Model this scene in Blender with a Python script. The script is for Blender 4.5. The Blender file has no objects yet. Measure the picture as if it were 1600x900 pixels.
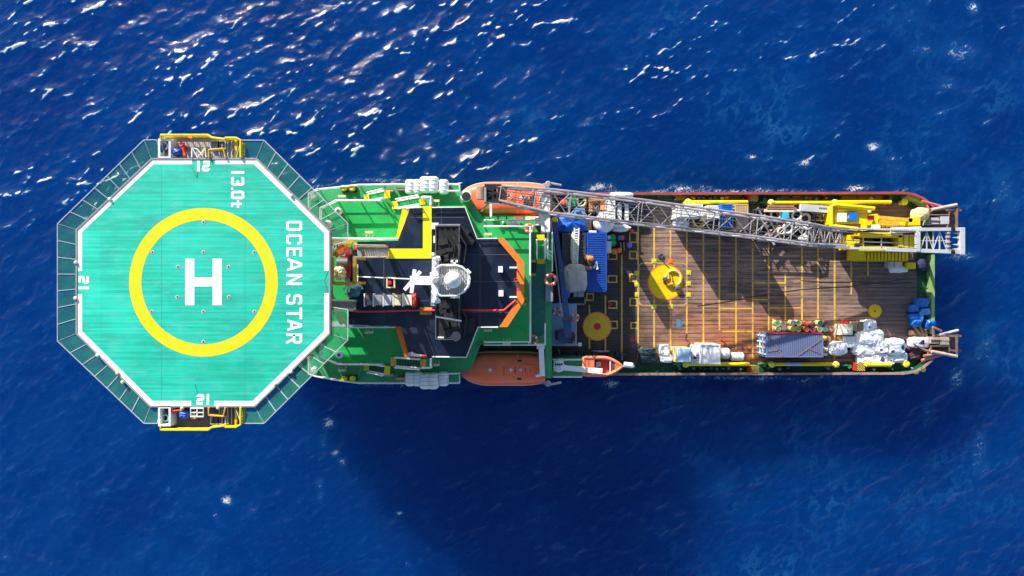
import bpy, bmesh, math, random
import numpy as np
from mathutils import Vector, Matrix

random.seed(7)
SC = bpy.context.scene
COL = SC.collection
H, F = 78.7, 1067.0            # camera height (m) and focal length in 1600-px units

# ------------------------------------------------------------------ levels (m above water)
ZM, ZB, ZR, ZF, ZU, ZN, ZK, ZH = 3.0, 4.4, 6.6, 10.5, 12.5, 15.0, 17.4, 22.0


def P(px, py, z):
    s = (H - z) / F
    return Vector(((px - 800) * s, (450 - py) * s, z))


def PX(pts, z):
    return [P(a, b, z) for a, b in pts]


# ------------------------------------------------------------------ mesh builder
class MB:
    def __init__(self):
        self.v, self.f, self.m = [], [], []
        self.mi = 0

    def add(self, vs, fs):
        o = len(self.v)
        self.v += [Vector(q) for q in vs]
        self.f += [[i + o for i in q] for q in fs]
        self.m += [self.mi] * len(fs)
        return self

    def sheet(self, pts):
        return self.add(pts, [list(range(len(pts)))])

    def prism(self, pts, z0, z1):
        n = len(pts)
        vs = [(p[0], p[1], z0) for p in pts] + [(p[0], p[1], z1) for p in pts]
        fs = [list(range(n))[::-1], [n + i for i in range(n)]]
        fs += [[i, (i + 1) % n, n + (i + 1) % n, n + i] for i in range(n)]
        return self.add(vs, fs)

    def box(self, c, s, rz=0.0, ry=0.0, rx=0.0):
        M = Matrix.Rotation(rz, 3, 'Z') @ Matrix.Rotation(ry, 3, 'Y') @ Matrix.Rotation(rx, 3, 'X')
        c = Vector(c)
        vs = [c + M @ Vector((a * s[0] / 2, b * s[1] / 2, d * s[2] / 2)) for a in (-1, 1) for b in (-1, 1) for d in (-1, 1)]
        return self.add(vs, [[0, 1, 3, 2], [4, 6, 7, 5], [0, 4, 5, 1], [2, 3, 7, 6], [0, 2, 6, 4], [1, 5, 7, 3]])

    def pbox(self, x0, y0, x1, y1, z0, z1):
        """box whose top outline is the pixel rectangle at height z1"""
        a, b = P(x0, y0, z1), P(x1, y1, z1)
        return self.box(((a.x + b.x) / 2, (a.y + b.y) / 2, (z0 + z1) / 2), (abs(b.x - a.x), abs(b.y - a.y), z1 - z0))

    def bar(self, p, q, w, h=None, up=(0, 0, 1)):
        p, q = Vector(p), Vector(q)
        h = h or w
        d = q - p
        L = d.length
        if L < 1e-6:
            return self
        d.normalize()
        u = Vector(up)
        if abs(d.dot(u)) > .98:
            u = Vector((1, 0, 0))
        s = d.cross(u).normalized()
        t = s.cross(d).normalized()
        vs = [b + s * (i * w / 2) + t * (j * h / 2) for b in (p, q) for i, j in ((-1, -1), (1, -1), (1, 1), (-1, 1))]
        return self.add(vs, [[0, 1, 2, 3], [7, 6, 5, 4], [0, 4, 5, 1], [1, 5, 6, 2], [2, 6, 7, 3], [3, 7, 4, 0]])

    def tube(self, pts, r, n=6, closed=False):
        pts = [Vector(p) for p in pts]
        m = len(pts)
        vs, fs = [], []
        for i, p in enumerate(pts):
            a = pts[(i - 1) % m] if (closed or i) else p
            b = pts[(i + 1) % m] if (closed or i < m - 1) else p
            d = (b - a).normalized()
            u = Vector((0, 0, 1)) if abs(d.z) < .9 else Vector((1, 0, 0))
            s = d.cross(u).normalized()
            t = s.cross(d)
            rr = r[i] if isinstance(r, (list, tuple)) else r
            for k in range(n):
                an = 2 * math.pi * k / n
                vs.append(p + (s * math.cos(an) + t * math.sin(an)) * rr)
        for i in range(m if closed else m - 1):
            j = (i + 1) % m
            for k in range(n):
                l = (k + 1) % n
                fs.append([i * n + k, i * n + l, j * n + l, j * n + k])
        if not closed:
            fs.append(list(range(n))[::-1])
            fs.append([(m - 1) * n + k for k in range(n)])
        return self.add(vs, fs)

    def lathe(self, c, prof, n=20, axis='Z'):
        c = Vector(c)
        vs, fs = [], []
        for (r, z) in prof:
            for k in range(n):
                a = 2 * math.pi * k / n
                x, y = r * math.cos(a), r * math.sin(a)
                vs.append(c + (Vector((x, y, z)) if axis == 'Z' else Vector((z, x, y)) if axis == 'X' else Vector((x, z, y))))
        for i in range(len(prof) - 1):
            for k in range(n):
                l = (k + 1) % n
                fs.append([i * n + k, i * n + l, (i + 1) * n + l, (i + 1) * n + k])
        fs.append(list(range(n))[::-1])
        fs.append([(len(prof) - 1) * n + k for k in range(n)])
        return self.add(vs, fs)

    def cyl(self, c, r, h, n=16, axis='Z'):
        return self.lathe(c, [(r, 0), (r, h)], n, axis)

    def ring(self, c, R, r, n=24, m=8, tilt=None, a0=0, a1=2 * math.pi):
        c = Vector(c)
        full = abs(a1 - a0 - 2 * math.pi) < 1e-6
        pts = []
        k = n if full else n + 1
        for i in range(k):
            a = a0 + (a1 - a0) * i / n
            q = Vector((R * math.cos(a), R * math.sin(a), 0))
            if tilt:
                q = tilt @ q
            pts.append(c + q)
        return self.tube(pts, r, m, closed=full)

    def lump(self, c, s, seed=0, e=.6, amp=.12, nu=18, nv=11, freq=2.6, flat=True):
        """cloth-like lump: superellipsoid with crumples, flat underside"""
        from mathutils import noise
        c = Vector(c)
        off = Vector((seed * 7.3, seed * 3.1, seed * 1.7))

        def sg(x, p):
            return math.copysign(abs(x) ** p, x)
        vs, fs = [], []
        for j in range(nv):
            ph = -math.pi / 2 + math.pi * j / (nv - 1)
            for i in range(nu):
                th = 2 * math.pi * i / nu
                q = Vector((sg(math.cos(ph), e) * sg(math.cos(th), e), sg(math.cos(ph), e) * sg(math.sin(th), e), sg(math.sin(ph), e)))
                k = 1 + amp * noise.noise(q * freq + off) + amp * .6 * noise.noise(q * freq * 2.3 + off)
                q = q * k
                z = q.z
                if flat:
                    z = max(z, -.98)
                vs.append(c + Vector((q.x * s[0] / 2, q.y * s[1] / 2, z * s[2] / 2)))
        for j in range(nv - 1):
            for i in range(nu):
                l = (i + 1) % nu
                fs.append([j * nu + i, j * nu + l, (j + 1) * nu + l, (j + 1) * nu + i])
        return self.add(vs, fs)

    def ribbon(self, pts, t, z0, z1, closed=False):
        """vertical wall of thickness t along a plan polyline (mitred)"""
        o, i = offset(pts, t / 2, closed), offset(pts, -t / 2, closed)
        n = len(pts)
        vs = [(a[0], a[1], z) for z in (z0, z1) for a in o] + [(a[0], a[1], z) for z in (z0, z1) for a in i]
        fs = []
        for k in range(n if closed else n - 1):
            l = (k + 1) % n
            fs += [[k, l, n + l, n + k], [2 * n + k, 3 * n + k, 3 * n + l, 2 * n + l],
                   [n + k, n + l, 3 * n + l, 3 * n + k], [k, 2 * n + k, 2 * n + l, l]]
        if not closed:
            fs += [[0, n, 3 * n, 2 * n], [n - 1, 3 * n - 1, 4 * n - 1, 2 * n - 1]]
        return self.add(vs, fs)


def offset(pts, d, closed=False):
    n = len(pts)
    out = []
    for i in range(n):
        p = Vector((pts[i][0], pts[i][1]))
        a = Vector(pts[(i - 1) % n][:2]) if (closed or i) else None
        b = Vector(pts[(i + 1) % n][:2]) if (closed or i < n - 1) else None
        d1 = (p - a).normalized() if a is not None else None
        d2 = (b - p).normalized() if b is not None else None
        d1 = d1 or d2
        d2 = d2 or d1
        n1, n2 = Vector((-d1.y, d1.x)), Vector((-d2.y, d2.x))
        mm = (n1 + n2)
        if mm.length < 1e-6:
            mm = n1
        mm.normalize()
        k = max(.35, mm.dot(n1))
        out.append(p + mm * (d / k))
    return out


ORIGIN = {}


def mesh_of(mb, name, o, smooth=True):
    me = bpy.data.meshes.new(name)
    me.from_pydata([v - o for v in mb.v], [], mb.f)
    bm = bmesh.new()
    bm.from_mesh(me)
    bmesh.ops.recalc_face_normals(bm, faces=bm.faces)
    bm.to_mesh(me)
    bm.free()
    me.update()
    if smooth:
        me.polygons.foreach_set('use_smooth', [True] * len(me.polygons))
        me.set_sharp_from_angle(angle=math.radians(38))
    return me


def put(mb, name, mat, parent=None, label=None, cat=None, group=None, kind=None, loc=None, smooth=True):
    if parent is not None:
        o = ORIGIN[parent.name]
    else:
        o = Vector(loc) if loc is not None else Vector((sum(v.x for v in mb.v) / len(mb.v), sum(v.y for v in mb.v) / len(mb.v), min(v.z for v in mb.v)))
    me = mesh_of(mb, name, o, smooth)
    mats = mat if isinstance(mat, (list, tuple)) else [mat]
    for m in mats:
        me.materials.append(m)
    if len(mats) > 1:
        me.polygons.foreach_set('material_index', mb.m)
    ob = bpy.data.objects.new(name, me)
    COL.objects.link(ob)
    if parent is not None:
        ob.parent = parent
    else:
        ob.location = o
    ORIGIN[ob.name] = Vector(o)
    tag(ob, label, cat, group, kind)
    return ob


def tag(ob, label=None, cat=None, group=None, kind=None):
    if label:
        ob['label'] = label
    if cat:
        ob['category'] = cat
    if group:
        ob['group'] = group
    if kind:
        ob['kind'] = kind


def thing(name, label, cat, loc, group=None):
    ob = bpy.data.objects.new(name, None)
    COL.objects.link(ob)
    ob.empty_display_size = .3
    ob.location = loc
    ORIGIN[ob.name] = Vector(loc)
    tag(ob, label, cat, group)
    return ob


def dup(root, loc, rz=0.0, label=None, group=None, sc=None):
    r = root.copy()
    COL.objects.link(r)
    r.location = loc
    r.rotation_euler = (0, 0, rz)
    if sc:
        r.scale = sc
    ORIGIN[r.name] = Vector(loc)
    if label:
        r['label'] = label
    if group:
        r['group'] = group
    for ch in list(root.children):
        c = ch.copy()
        COL.objects.link(c)
        c.parent = r
        for g in list(ch.children):
            d = g.copy()
            COL.objects.link(d)
            d.parent = c
    return r


# ------------------------------------------------------------------ materials
MATS = {}


def paint(name, col, var=.18, scale=.9, rough=.5, dirt=None, dirt_amt=.35, metal=0.0, stretch=(1, 1, 1), bump=0.0, spec=.5):
    """paint with uneven tone, streaks and worn patches"""
    if name in MATS:
        return MATS[name]
    m = bpy.data.materials.new(name)
    m.use_nodes = True
    nt = m.node_tree
    N, L = nt.nodes, nt.links
    b = N['Principled BSDF']
    tc = N.new('ShaderNodeTexCoord')
    oi = N.new('ShaderNodeObjectInfo')
    ad = N.new('ShaderNodeVectorMath'); ad.operation = 'ADD'
    sc = N.new('ShaderNodeVectorMath'); sc.operation = 'SCALE'; sc.inputs[3].default_value = 37.0
    cmb = N.new('ShaderNodeCombineXYZ')
    L.new(oi.outputs['Random'], cmb.inputs[0]); L.new(oi.outputs['Random'], cmb.inputs[1])
    L.new(cmb.outputs[0], sc.inputs[0])
    mp = N.new('ShaderNodeMapping'); mp.inputs['Scale'].default_value = stretch
    L.new(tc.outputs['Object'], ad.inputs[0]); L.new(sc.outputs[0], ad.inputs[1]); L.new(ad.outputs[0], mp.inputs[0])
    n1 = N.new('ShaderNodeTexNoise'); n1.inputs['Scale'].default_value = scale; n1.inputs['Detail'].default_value = 6; n1.inputs['Roughness'].default_value = .65
    n2 = N.new('ShaderNodeTexNoise'); n2.inputs['Scale'].default_value = scale * 4.7; n2.inputs['Detail'].default_value = 5
    L.new(mp.outputs[0], n1.inputs[0]); L.new(mp.outputs[0], n2.inputs[0])
    r1 = N.new('ShaderNodeMapRange'); r1.inputs[1].default_value = .3; r1.inputs[2].default_value = .7
    r1.inputs[3].default_value = 1 - var; r1.inputs[4].default_value = 1 + var
    L.new(n1.outputs[0], r1.inputs[0])
    mul = N.new('ShaderNodeVectorMath'); mul.operation = 'SCALE'
    mul.inputs[0].default_value = col
    L.new(r1.outputs[0], mul.inputs[3])
    mix = N.new('ShaderNodeMix'); mix.data_type = 'RGBA'
    d = dirt or tuple(c * .45 + .02 for c in col)
    mix.inputs[7].default_value = (*d, 1)
    r2 = N.new('ShaderNodeMapRange'); r2.inputs[1].default_value = .52; r2.inputs[2].default_value = .72
    r2.inputs[3].default_value = 0; r2.inputs[4].default_value = dirt_amt
    L.new(n2.outputs[0], r2.inputs[0]); L.new(r2.outputs[0], mix.inputs[0])
    L.new(mul.outputs[0], mix.inputs[6]); L.new(mix.outputs[2], b.inputs['Base Color'])
    b.inputs['Roughness'].default_value = rough
    b.inputs['Metallic'].default_value = metal
    b.inputs['Specular IOR Level'].default_value = spec
    if bump:
        bp = N.new('ShaderNodeBump'); bp.inputs['Strength'].default_value = bump; bp.inputs['Distance'].default_value = .05
        L.new(n2.outputs[0], bp.inputs['Height']); L.new(bp.outputs[0], b.inputs['Normal'])
    MATS[name] = m
    return m


white = paint('white_paint', (.8, .8, .78), .08, 1.2, .45, (.45, .38, .3), .25)
white_clean = paint('bright_white_paint', (.82, .82, .8), .04, 1.2, .45, (.6, .57, .5), .15)
green_deck = paint('green_deck_paint', (.01, .38, .085), .25, .3, .45, (.07, .17, .06), .6, stretch=(1, 1, 1))
green_walk = paint('green_walkway_paint', (.035, .31, .12), .25, .35, .5, (.12, .15, .06), .6)
green_dark = paint('dark_green_paint', (.008, .07, .035), .25, .6, .5, (.03, .03, .02), .4)
olive = paint('olive_primer', (.12, .085, .015), .3, .5, .6, (.05, .03, .02), .5)
navy = paint('navy_roof_paint', (.004, .011, .032), .35, .12, .36, (.05, .066, .10), .45, stretch=(1, .7, 1), spec=.6)  # paler patches paint sun glare into the navy
black = paint('black_paint', (.012, .012, .014), .3, .8, .5, (.05, .05, .05), .5)
soot = paint('sooty_steel', (.012, .012, .014), .4, .8, .55, (.06, .055, .055), .6)
yellow = paint('yellow_paint', (.82, .60, .0), .1, .7, .45, (.45, .26, .03), .35)
yellow_worn = paint('worn_yellow_paint', (.72, .42, .03), .2, 1.2, .55, (.16, .10, .06), .75)
orange = paint('orange_gelcoat', (.96, .165, .065), .1, .5, .4, (.6, .25, .15), .3)
orange_band = paint('orange_paint', (.85, .2, .02), .12, .7, .45, (.5, .14, .05), .35)
red = paint('red_paint', (.6, .03, .02), .15, 1, .45, (.25, .02, .02), .4)
pinkred = paint('faded_red_rail_paint', (.55, .17, .15), .2, .5, .55, (.3, .2, .18), .45)
hullred = paint('hull_red_paint', (.25, .03, .02), .2, .3, .5)
grey = paint('grey_steel', (.3, .29, .3), .2, 1, .5, (.15, .12, .1), .45)
dark_grey = paint('dark_grey_steel', (.08, .08, .09), .25, 1, .5, (.14, .1, .08), .45)
lilac = paint('weathered_boom_steel', (.34, .31, .33), .2, .6, .45, (.2, .15, .13), .5)
pale = paint('pale_grey_paint', (.47, .50, .53), .1, .6, .45, (.3, .28, .26), .4)
rust = paint('rusty_steel', (.2, .09, .06), .35, 1.5, .75, (.34, .2, .15), .6, bump=.4)
rust_pink = paint('rust_pink_primer', (.33, .18, .13), .3, 1.5, .7, (.18, .08, .05), .55)
tan = paint('tan_paint', (.55, .38, .2), .12, 1, .6)
cream = paint('cream_paint', (.72, .62, .38), .12, 1, .55, (.4, .3, .15), .4)
wood = paint('raw_timber', (.35, .22, .1), .25, 2, .75, (.18, .1, .05), .5)
blue = paint('blue_container_paint', (.012, .085, .42), .2, .5, .45, (.03, .05, .16), .5)
blue_tarp = paint('blue_tarpaulin', (.01, .10, .48), .2, 1.2, .4, (.01, .05, .22), .4, bump=.5)
bright_blue = paint('bright_blue_plastic', (.01, .16, .62), .2, 1.6, .35, (.02, .06, .3), .4, bump=.4)
slate = paint('slate_blue_paint', (.15, .185, .34), .14, .5, .5, (.2, .17, .2), .55)
steelblue = paint('steel_blue_paint', (.03, .07, .2), .25, .6, .45, (.1, .1, .13), .5)
paleblue = paint('pale_blue_paint', (.24, .42, .72), .08, .5, .5, (.2, .28, .4), .35)
teal = paint('teal_tarpaulin', (.01, .13, .17), .25, 1.3, .5, bump=.5)
cyan = paint('cyan_plastic', (.05, .45, .7), .1, 1.5, .4)
dark_tarp = paint('dark_green_tarpaulin', (.02, .04, .045), .4, 1.2, .55, (.09, .12, .12), .6, bump=.6)
maroon = paint('maroon_netting', (.13, .04, .06), .3, 2, .8, (.25, .12, .12), .6, bump=.6)
grey_tarp = paint('grey_canvas', (.5, .48, .44), .2, 1.2, .7, (.28, .26, .2), .5, bump=.6)
white_cloth = paint('white_woven_cloth', (.84, .84, .86), .04, 1.5, .7, (.6, .66, .78), .22, bump=.35)
rubber = paint('black_rubber', (.015, .015, .015), .3, 2, .8)
glass = paint('dark_glass', (.01, .02, .03), .1, 1, .08)
barrel_green = paint('green_drum_paint', (.03, .3, .12), .2, 2, .45)
barrel_brown = paint('brown_drum_paint', (.22, .13, .1), .25, 2, .6)
barrel_grey = paint('grey_drum_paint', (.2, .2, .2), .25, 2, .55)
barrel_orange = paint('orange_drum_paint', (.6, .16, .06), .2, 2, .55)
drum_teal = paint('faded_teal_drum_paint', (.12, .24, .22), .2, 2, .55)
green_bright = paint('bright_green_plastic', (.0, .4, .1), .12, 2, .4)
redpipe = paint('red_pipe_paint', (.75, .07, .09), .12, 1, .45)
cyan_door = paint('teal_blue_door_paint', (.03, .2, .36), .15, 1, .5)
navycloth = paint('navy_print_cloth', (.012, .02, .07), .2, 2, .7)


def helideck_mat():
    m = bpy.data.materials.new('turquoise_helideck_paint'); m.use_nodes = True
    N, L = m.node_tree.nodes, m.node_tree.links
    b = N['Principled BSDF']
    tc = N.new('ShaderNodeTexCoord')

    def noise(sc, stretch, det=5):
        mp = N.new('ShaderNodeMapping'); mp.inputs['Scale'].default_value = stretch
        L.new(tc.outputs['Object'], mp.inputs[0])
        n = N.new('ShaderNodeTexNoise'); n.inputs['Scale'].default_value = sc; n.inputs['Detail'].default_value = det
        n.inputs['Roughness'].default_value = .6
        L.new(mp.outputs[0], n.inputs[0])
        return n.outputs[0]
    a = noise(1.0, (.12, 4.2, 1))      # fine fore-aft plank streaks
    c = noise(.22, (1, 1, 1))          # broad fading
    d = noise(1.1, (.5, 1.6, 1), 8)    # scuffs
    ramp = N.new('ShaderNodeValToRGB')
    ramp.color_ramp.elements[0].position = .41; ramp.color_ramp.elements[0].color = (.003, .45, .30, 1)
    ramp.color_ramp.elements[1].position = .59; ramp.color_ramp.elements[1].color = (.02, .66, .48, 1)
    s = N.new('ShaderNodeMath'); s.operation = 'MULTIPLY_ADD'; s.inputs[1].default_value = .55; s.inputs[2].default_value = .0
    L.new(a, s.inputs[0])
    s2 = N.new('ShaderNodeMath'); s2.operation = 'MULTIPLY_ADD'; s2.inputs[1].default_value = .45
    L.new(c, s2.inputs[0]); L.new(s.outputs[0], s2.inputs[2])
    L.new(s2.outputs[0], ramp.inputs[0])
    mix = N.new('ShaderNodeMix'); mix.data_type = 'RGBA'; mix.inputs[7].default_value = (.10, .58, .45, 1)
    r = N.new('ShaderNodeMapRange'); r.inputs[1].default_value = .52; r.inputs[2].default_value = .72; r.inputs[4].default_value = .7
    L.new(d, r.inputs[0]); L.new(r.outputs[0], mix.inputs[0]); L.new(ramp.outputs[0], mix.inputs[6])
    # plank joints every 0.25 m
    sx = N.new('ShaderNodeSeparateXYZ'); L.new(tc.outputs['Object'], sx.inputs[0])
    w = N.new('ShaderNodeMath'); w.operation = 'PINGPONG'; w.inputs[1].default_value = .15; L.new(sx.outputs[1], w.inputs[0])
    lt = N.new('ShaderNodeMath'); lt.operation = 'LESS_THAN'; lt.inputs[1].default_value = .012; L.new(w.outputs[0], lt.inputs[0])
    mk = N.new('ShaderNodeMath'); mk.operation = 'MULTIPLY'; mk.inputs[1].default_value = .45; L.new(lt.outputs[0], mk.inputs[0])
    mix2 = N.new('ShaderNodeMix'); mix2.data_type = 'RGBA'; mix2.inputs[7].default_value = (0, .22, .16, 1)
    L.new(mk.outputs[0], mix2.inputs[0]); L.new(mix.outputs[2], mix2.inputs[6])
    # panels weathered differently, tyre and salt scuffs
    pn = N.new('ShaderNodeMapping'); pn.inputs['Scale'].default_value = (1 / 6.95, 0, 0); pn.inputs['Location'].default_value = (.5, 0, 0)
    L.new(tc.outputs['Object'], pn.inputs[0])
    wn = N.new('ShaderNodeTexWhiteNoise'); wn.noise_dimensions = '1D'
    fl = N.new('ShaderNodeMath'); fl.operation = 'FLOOR'; sp = N.new('ShaderNodeSeparateXYZ'); L.new(pn.outputs[0], sp.inputs[0]); L.new(sp.outputs[0], fl.inputs[0]); L.new(fl.outputs[0], wn.inputs['W'])
    pr = N.new('ShaderNodeMapRange'); pr.inputs[3].default_value = .88; pr.inputs[4].default_value = 1.1; L.new(wn.outputs['Value'], pr.inputs[0])
    sv = N.new('ShaderNodeVectorMath'); sv.operation = 'SCALE'; L.new(mix2.outputs[2], sv.inputs[0]); L.new(pr.outputs[0], sv.inputs[3])
    g = noise(.5, (.35, 1.0, 1), 9)
    gr = N.new('ShaderNodeMapRange'); gr.inputs[1].default_value = .54; gr.inputs[2].default_value = .72; gr.inputs[4].default_value = .65
    L.new(g, gr.inputs[0])
    mix3 = N.new('ShaderNodeMix'); mix3.data_type = 'RGBA'; mix3.inputs[7].default_value = (.02, .30, .25, 1)
    L.new(gr.outputs[0], mix3.inputs[0]); L.new(sv.outputs[0], mix3.inputs[6])
    L.new(mix3.outputs[2], b.inputs['Base Color'])
    b.inputs['Roughness'].default_value = .55
    return m


def wood_deck_mat():
    m = bpy.data.materials.new('weathered_deck_planking'); m.use_nodes = True
    N, L = m.node_tree.nodes, m.node_tree.links
    b = N['Principled BSDF']
    tc = N.new('ShaderNodeTexCoord')

    def noise(sc, stretch, det=6, rough=.65):
        mp = N.new('ShaderNodeMapping'); mp.inputs['Scale'].default_value = stretch
        L.new(tc.outputs['Object'], mp.inputs[0])
        n = N.new('ShaderNodeTexNoise'); n.inputs['Scale'].default_value = sc; n.inputs['Detail'].default_value = det; n.inputs['Roughness'].default_value = rough
        L.new(mp.outputs[0], n.inputs[0])
        return n.outputs[0]
    streak = noise(1.0, (.22, 3.2, 1))
    broad = noise(.17, (1, 1.3, 1), 6, .7)
    fine = noise(2.5, (.6, 2.2, 1), 8, .75)
    ramp = N.new('ShaderNodeValToRGB'); cr = ramp.color_ramp
    cr.elements[0].position = .30; cr.elements[0].color = (.05, .036, .036, 1)
    cr.elements[1].position = .70; cr.elements[1].color = (.56, .39, .29, 1)
    e = cr.elements.new(.43); e.color = (.145, .10, .088, 1)
    e = cr.elements.new(.53); e.color = (.33, .195, .14, 1)
    a = N.new('ShaderNodeMath'); a.operation = 'MULTIPLY_ADD'; a.inputs[1].default_value = .6; a.inputs[2].default_value = 0; L.new(streak, a.inputs[0])
    c = N.new('ShaderNodeMath'); c.operation = 'MULTIPLY_ADD'; c.inputs[1].default_value = .4; L.new(broad, c.inputs[0]); L.new(a.outputs[0], c.inputs[2])
    L.new(c.outputs[0], ramp.inputs[0])
    # forward end of the deck painted near black: superstructure shade, fading aft
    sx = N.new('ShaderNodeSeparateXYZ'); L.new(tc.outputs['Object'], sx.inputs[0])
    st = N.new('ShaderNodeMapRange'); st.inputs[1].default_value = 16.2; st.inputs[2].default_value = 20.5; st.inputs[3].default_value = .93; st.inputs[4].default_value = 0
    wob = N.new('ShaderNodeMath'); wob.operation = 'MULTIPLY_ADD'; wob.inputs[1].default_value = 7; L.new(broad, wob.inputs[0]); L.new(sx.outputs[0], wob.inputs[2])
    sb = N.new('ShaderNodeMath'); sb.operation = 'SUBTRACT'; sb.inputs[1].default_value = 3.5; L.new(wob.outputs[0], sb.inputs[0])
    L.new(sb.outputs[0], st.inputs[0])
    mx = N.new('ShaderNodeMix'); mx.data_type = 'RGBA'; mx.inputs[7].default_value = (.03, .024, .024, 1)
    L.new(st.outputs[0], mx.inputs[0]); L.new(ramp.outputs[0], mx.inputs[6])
    # scuffs and scratches
    r = N.new('ShaderNodeMapRange'); r.inputs[1].default_value = .58; r.inputs[2].default_value = .72; r.inputs[4].default_value = .55
    L.new(fine, r.inputs[0])
    mx2 = N.new('ShaderNodeMix'); mx2.data_type = 'RGBA'; mx2.inputs[7].default_value = (.075, .055, .05, 1)
    L.new(r.outputs[0], mx2.inputs[0]); L.new(mx.outputs[2], mx2.inputs[6])
    # plank seams
    jit = noise(1.0, (.05, .6, 1), 3)
    yj = N.new('ShaderNodeMath'); yj.operation = 'MULTIPLY_ADD'; yj.inputs[1].default_value = .25; L.new(jit, yj.inputs[0]); L.new(sx.outputs[1], yj.inputs[2])
    w = N.new('ShaderNodeMath'); w.operation = 'PINGPONG'; w.inputs[1].default_value = .23; L.new(yj.outputs[0], w.inputs[0])
    lt = N.new('ShaderNodeMath'); lt.operation = 'LESS_THAN'; lt.inputs[1].default_value = .05; L.new(w.outputs[0], lt.inputs[0])
    gaps_ = noise(1.0, (.3, 1.1, 1), 5, .7)
    gm = N.new('ShaderNodeMapRange'); gm.inputs[1].default_value = .42; gm.inputs[2].default_value = .6; gm.inputs[3].default_value = .3; gm.inputs[4].default_value = .95
    L.new(gaps_, gm.inputs[0])
    mk = N.new('ShaderNodeMath'); mk.operation = 'MULTIPLY'; L.new(gm.outputs[0], mk.inputs[1]); L.new(lt.outputs[0], mk.inputs[0])
    mx3 = N.new('ShaderNodeMix'); mx3.data_type = 'RGBA'; mx3.inputs[7].default_value = (.02, .014, .013, 1)
    L.new(mk.outputs[0], mx3.inputs[0]); L.new(mx2.outputs[2], mx3.inputs[6])
    oil = noise(.55, (.55, 1.3, 1), 7, .7)
    om = N.new('ShaderNodeMapRange'); om.inputs[1].default_value = .56; om.inputs[2].default_value = .70; om.inputs[4].default_value = .7
    L.new(oil, om.inputs[0])
    mx4 = N.new('ShaderNodeMix'); mx4.data_type = 'RGBA'; mx4.inputs[7].default_value = (.05, .038, .036, 1)
    L.new(om.outputs[0], mx4.inputs[0]); L.new(mx3.outputs[2], mx4.inputs[6])
    rs = noise(.28, (1, 1, 1), 6, .65)
    rm = N.new('ShaderNodeMapRange'); rm.inputs[1].default_value = .54; rm.inputs[2].default_value = .68; rm.inputs[4].default_value = .55
    L.new(rs, rm.inputs[0])
    mx5 = N.new('ShaderNodeMix'); mx5.data_type = 'RGBA'; mx5.blend_type = 'MULTIPLY'; mx5.inputs[7].default_value = (1.0, .62, .38, 1)
    L.new(rm.outputs[0], mx5.inputs[0]); L.new(mx4.outputs[2], mx5.inputs[6])
    # shade and wear painted as greyer planks at the stern and a scorched rusty patch beside the container
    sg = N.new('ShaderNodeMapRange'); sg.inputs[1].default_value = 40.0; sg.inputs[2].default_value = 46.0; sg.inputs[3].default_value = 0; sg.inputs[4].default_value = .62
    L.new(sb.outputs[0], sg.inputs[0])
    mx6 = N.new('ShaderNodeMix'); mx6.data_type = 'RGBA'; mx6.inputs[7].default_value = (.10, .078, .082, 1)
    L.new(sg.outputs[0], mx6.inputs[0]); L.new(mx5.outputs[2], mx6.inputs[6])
    dd = N.new('ShaderNodeVectorMath'); dd.operation = 'DISTANCE'; dd.inputs[1].default_value = ((1165 - 800) * 75.7 / 1067 * .75 + 2.2, -6.6 * 1.5, 0)
    sc2 = N.new('ShaderNodeMapping'); sc2.inputs['Scale'].default_value = (.75, 1.5, 0); L.new(tc.outputs['Object'], sc2.inputs[0]); L.new(sc2.outputs[0], dd.inputs[0])
    dn = N.new('ShaderNodeMath'); dn.operation = 'MULTIPLY_ADD'; dn.inputs[1].default_value = 9; L.new(rs, dn.inputs[0]); L.new(dd.outputs['Value'], dn.inputs[2])
    dm = N.new('ShaderNodeMapRange'); dm.inputs[1].default_value = 6.5; dm.inputs[2].default_value = 13.5; dm.inputs[3].default_value = .85; dm.inputs[4].default_value = 0
    L.new(dn.outputs[0], dm.inputs[0])
    mx7 = N.new('ShaderNodeMix'); mx7.data_type = 'RGBA'; mx7.blend_type = 'MULTIPLY'; mx7.inputs[7].default_value = (1.35, .72, .36, 1)
    L.new(dm.outputs[0], mx7.inputs[0]); L.new(mx6.outputs[2], mx7.inputs[6])
    L.new(mx7.outputs[2], b.inputs['Base Color'])
    b.inputs['Roughness'].default_value = .6
    bp = N.new('ShaderNodeBump'); bp.inputs['Strength'].default_value = .35; bp.inputs['Distance'].default_value = .03
    L.new(streak, bp.inputs['Height']); L.new(bp.outputs[0], b.inputs['Normal'])
    return m


def net_mat():
    m = bpy.data.materials.new('green_safety_netting'); m.use_nodes = True
    N, L = m.node_tree.nodes, m.node_tree.links
    b = N['Principled BSDF']
    b.inputs['Base Color'].default_value = (.012, .21, .10, 1)
    b.inputs['Roughness'].default_value = .7
    tc = N.new('ShaderNodeTexCoord')
    n = N.new('ShaderNodeTexNoise'); n.inputs['Scale'].default_value = 1.2; n.inputs['Detail'].default_value = 6
    L.new(tc.outputs['Object'], n.inputs[0])
    r = N.new('ShaderNodeMapRange'); r.inputs[1].default_value = .3; r.inputs[2].default_value = .7; r.inputs[3].default_value = .36; r.inputs[4].default_value = .6
    L.new(n.outputs[0], r.inputs[0]); L.new(r.outputs[0], b.inputs['Alpha'])
    return m


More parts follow.
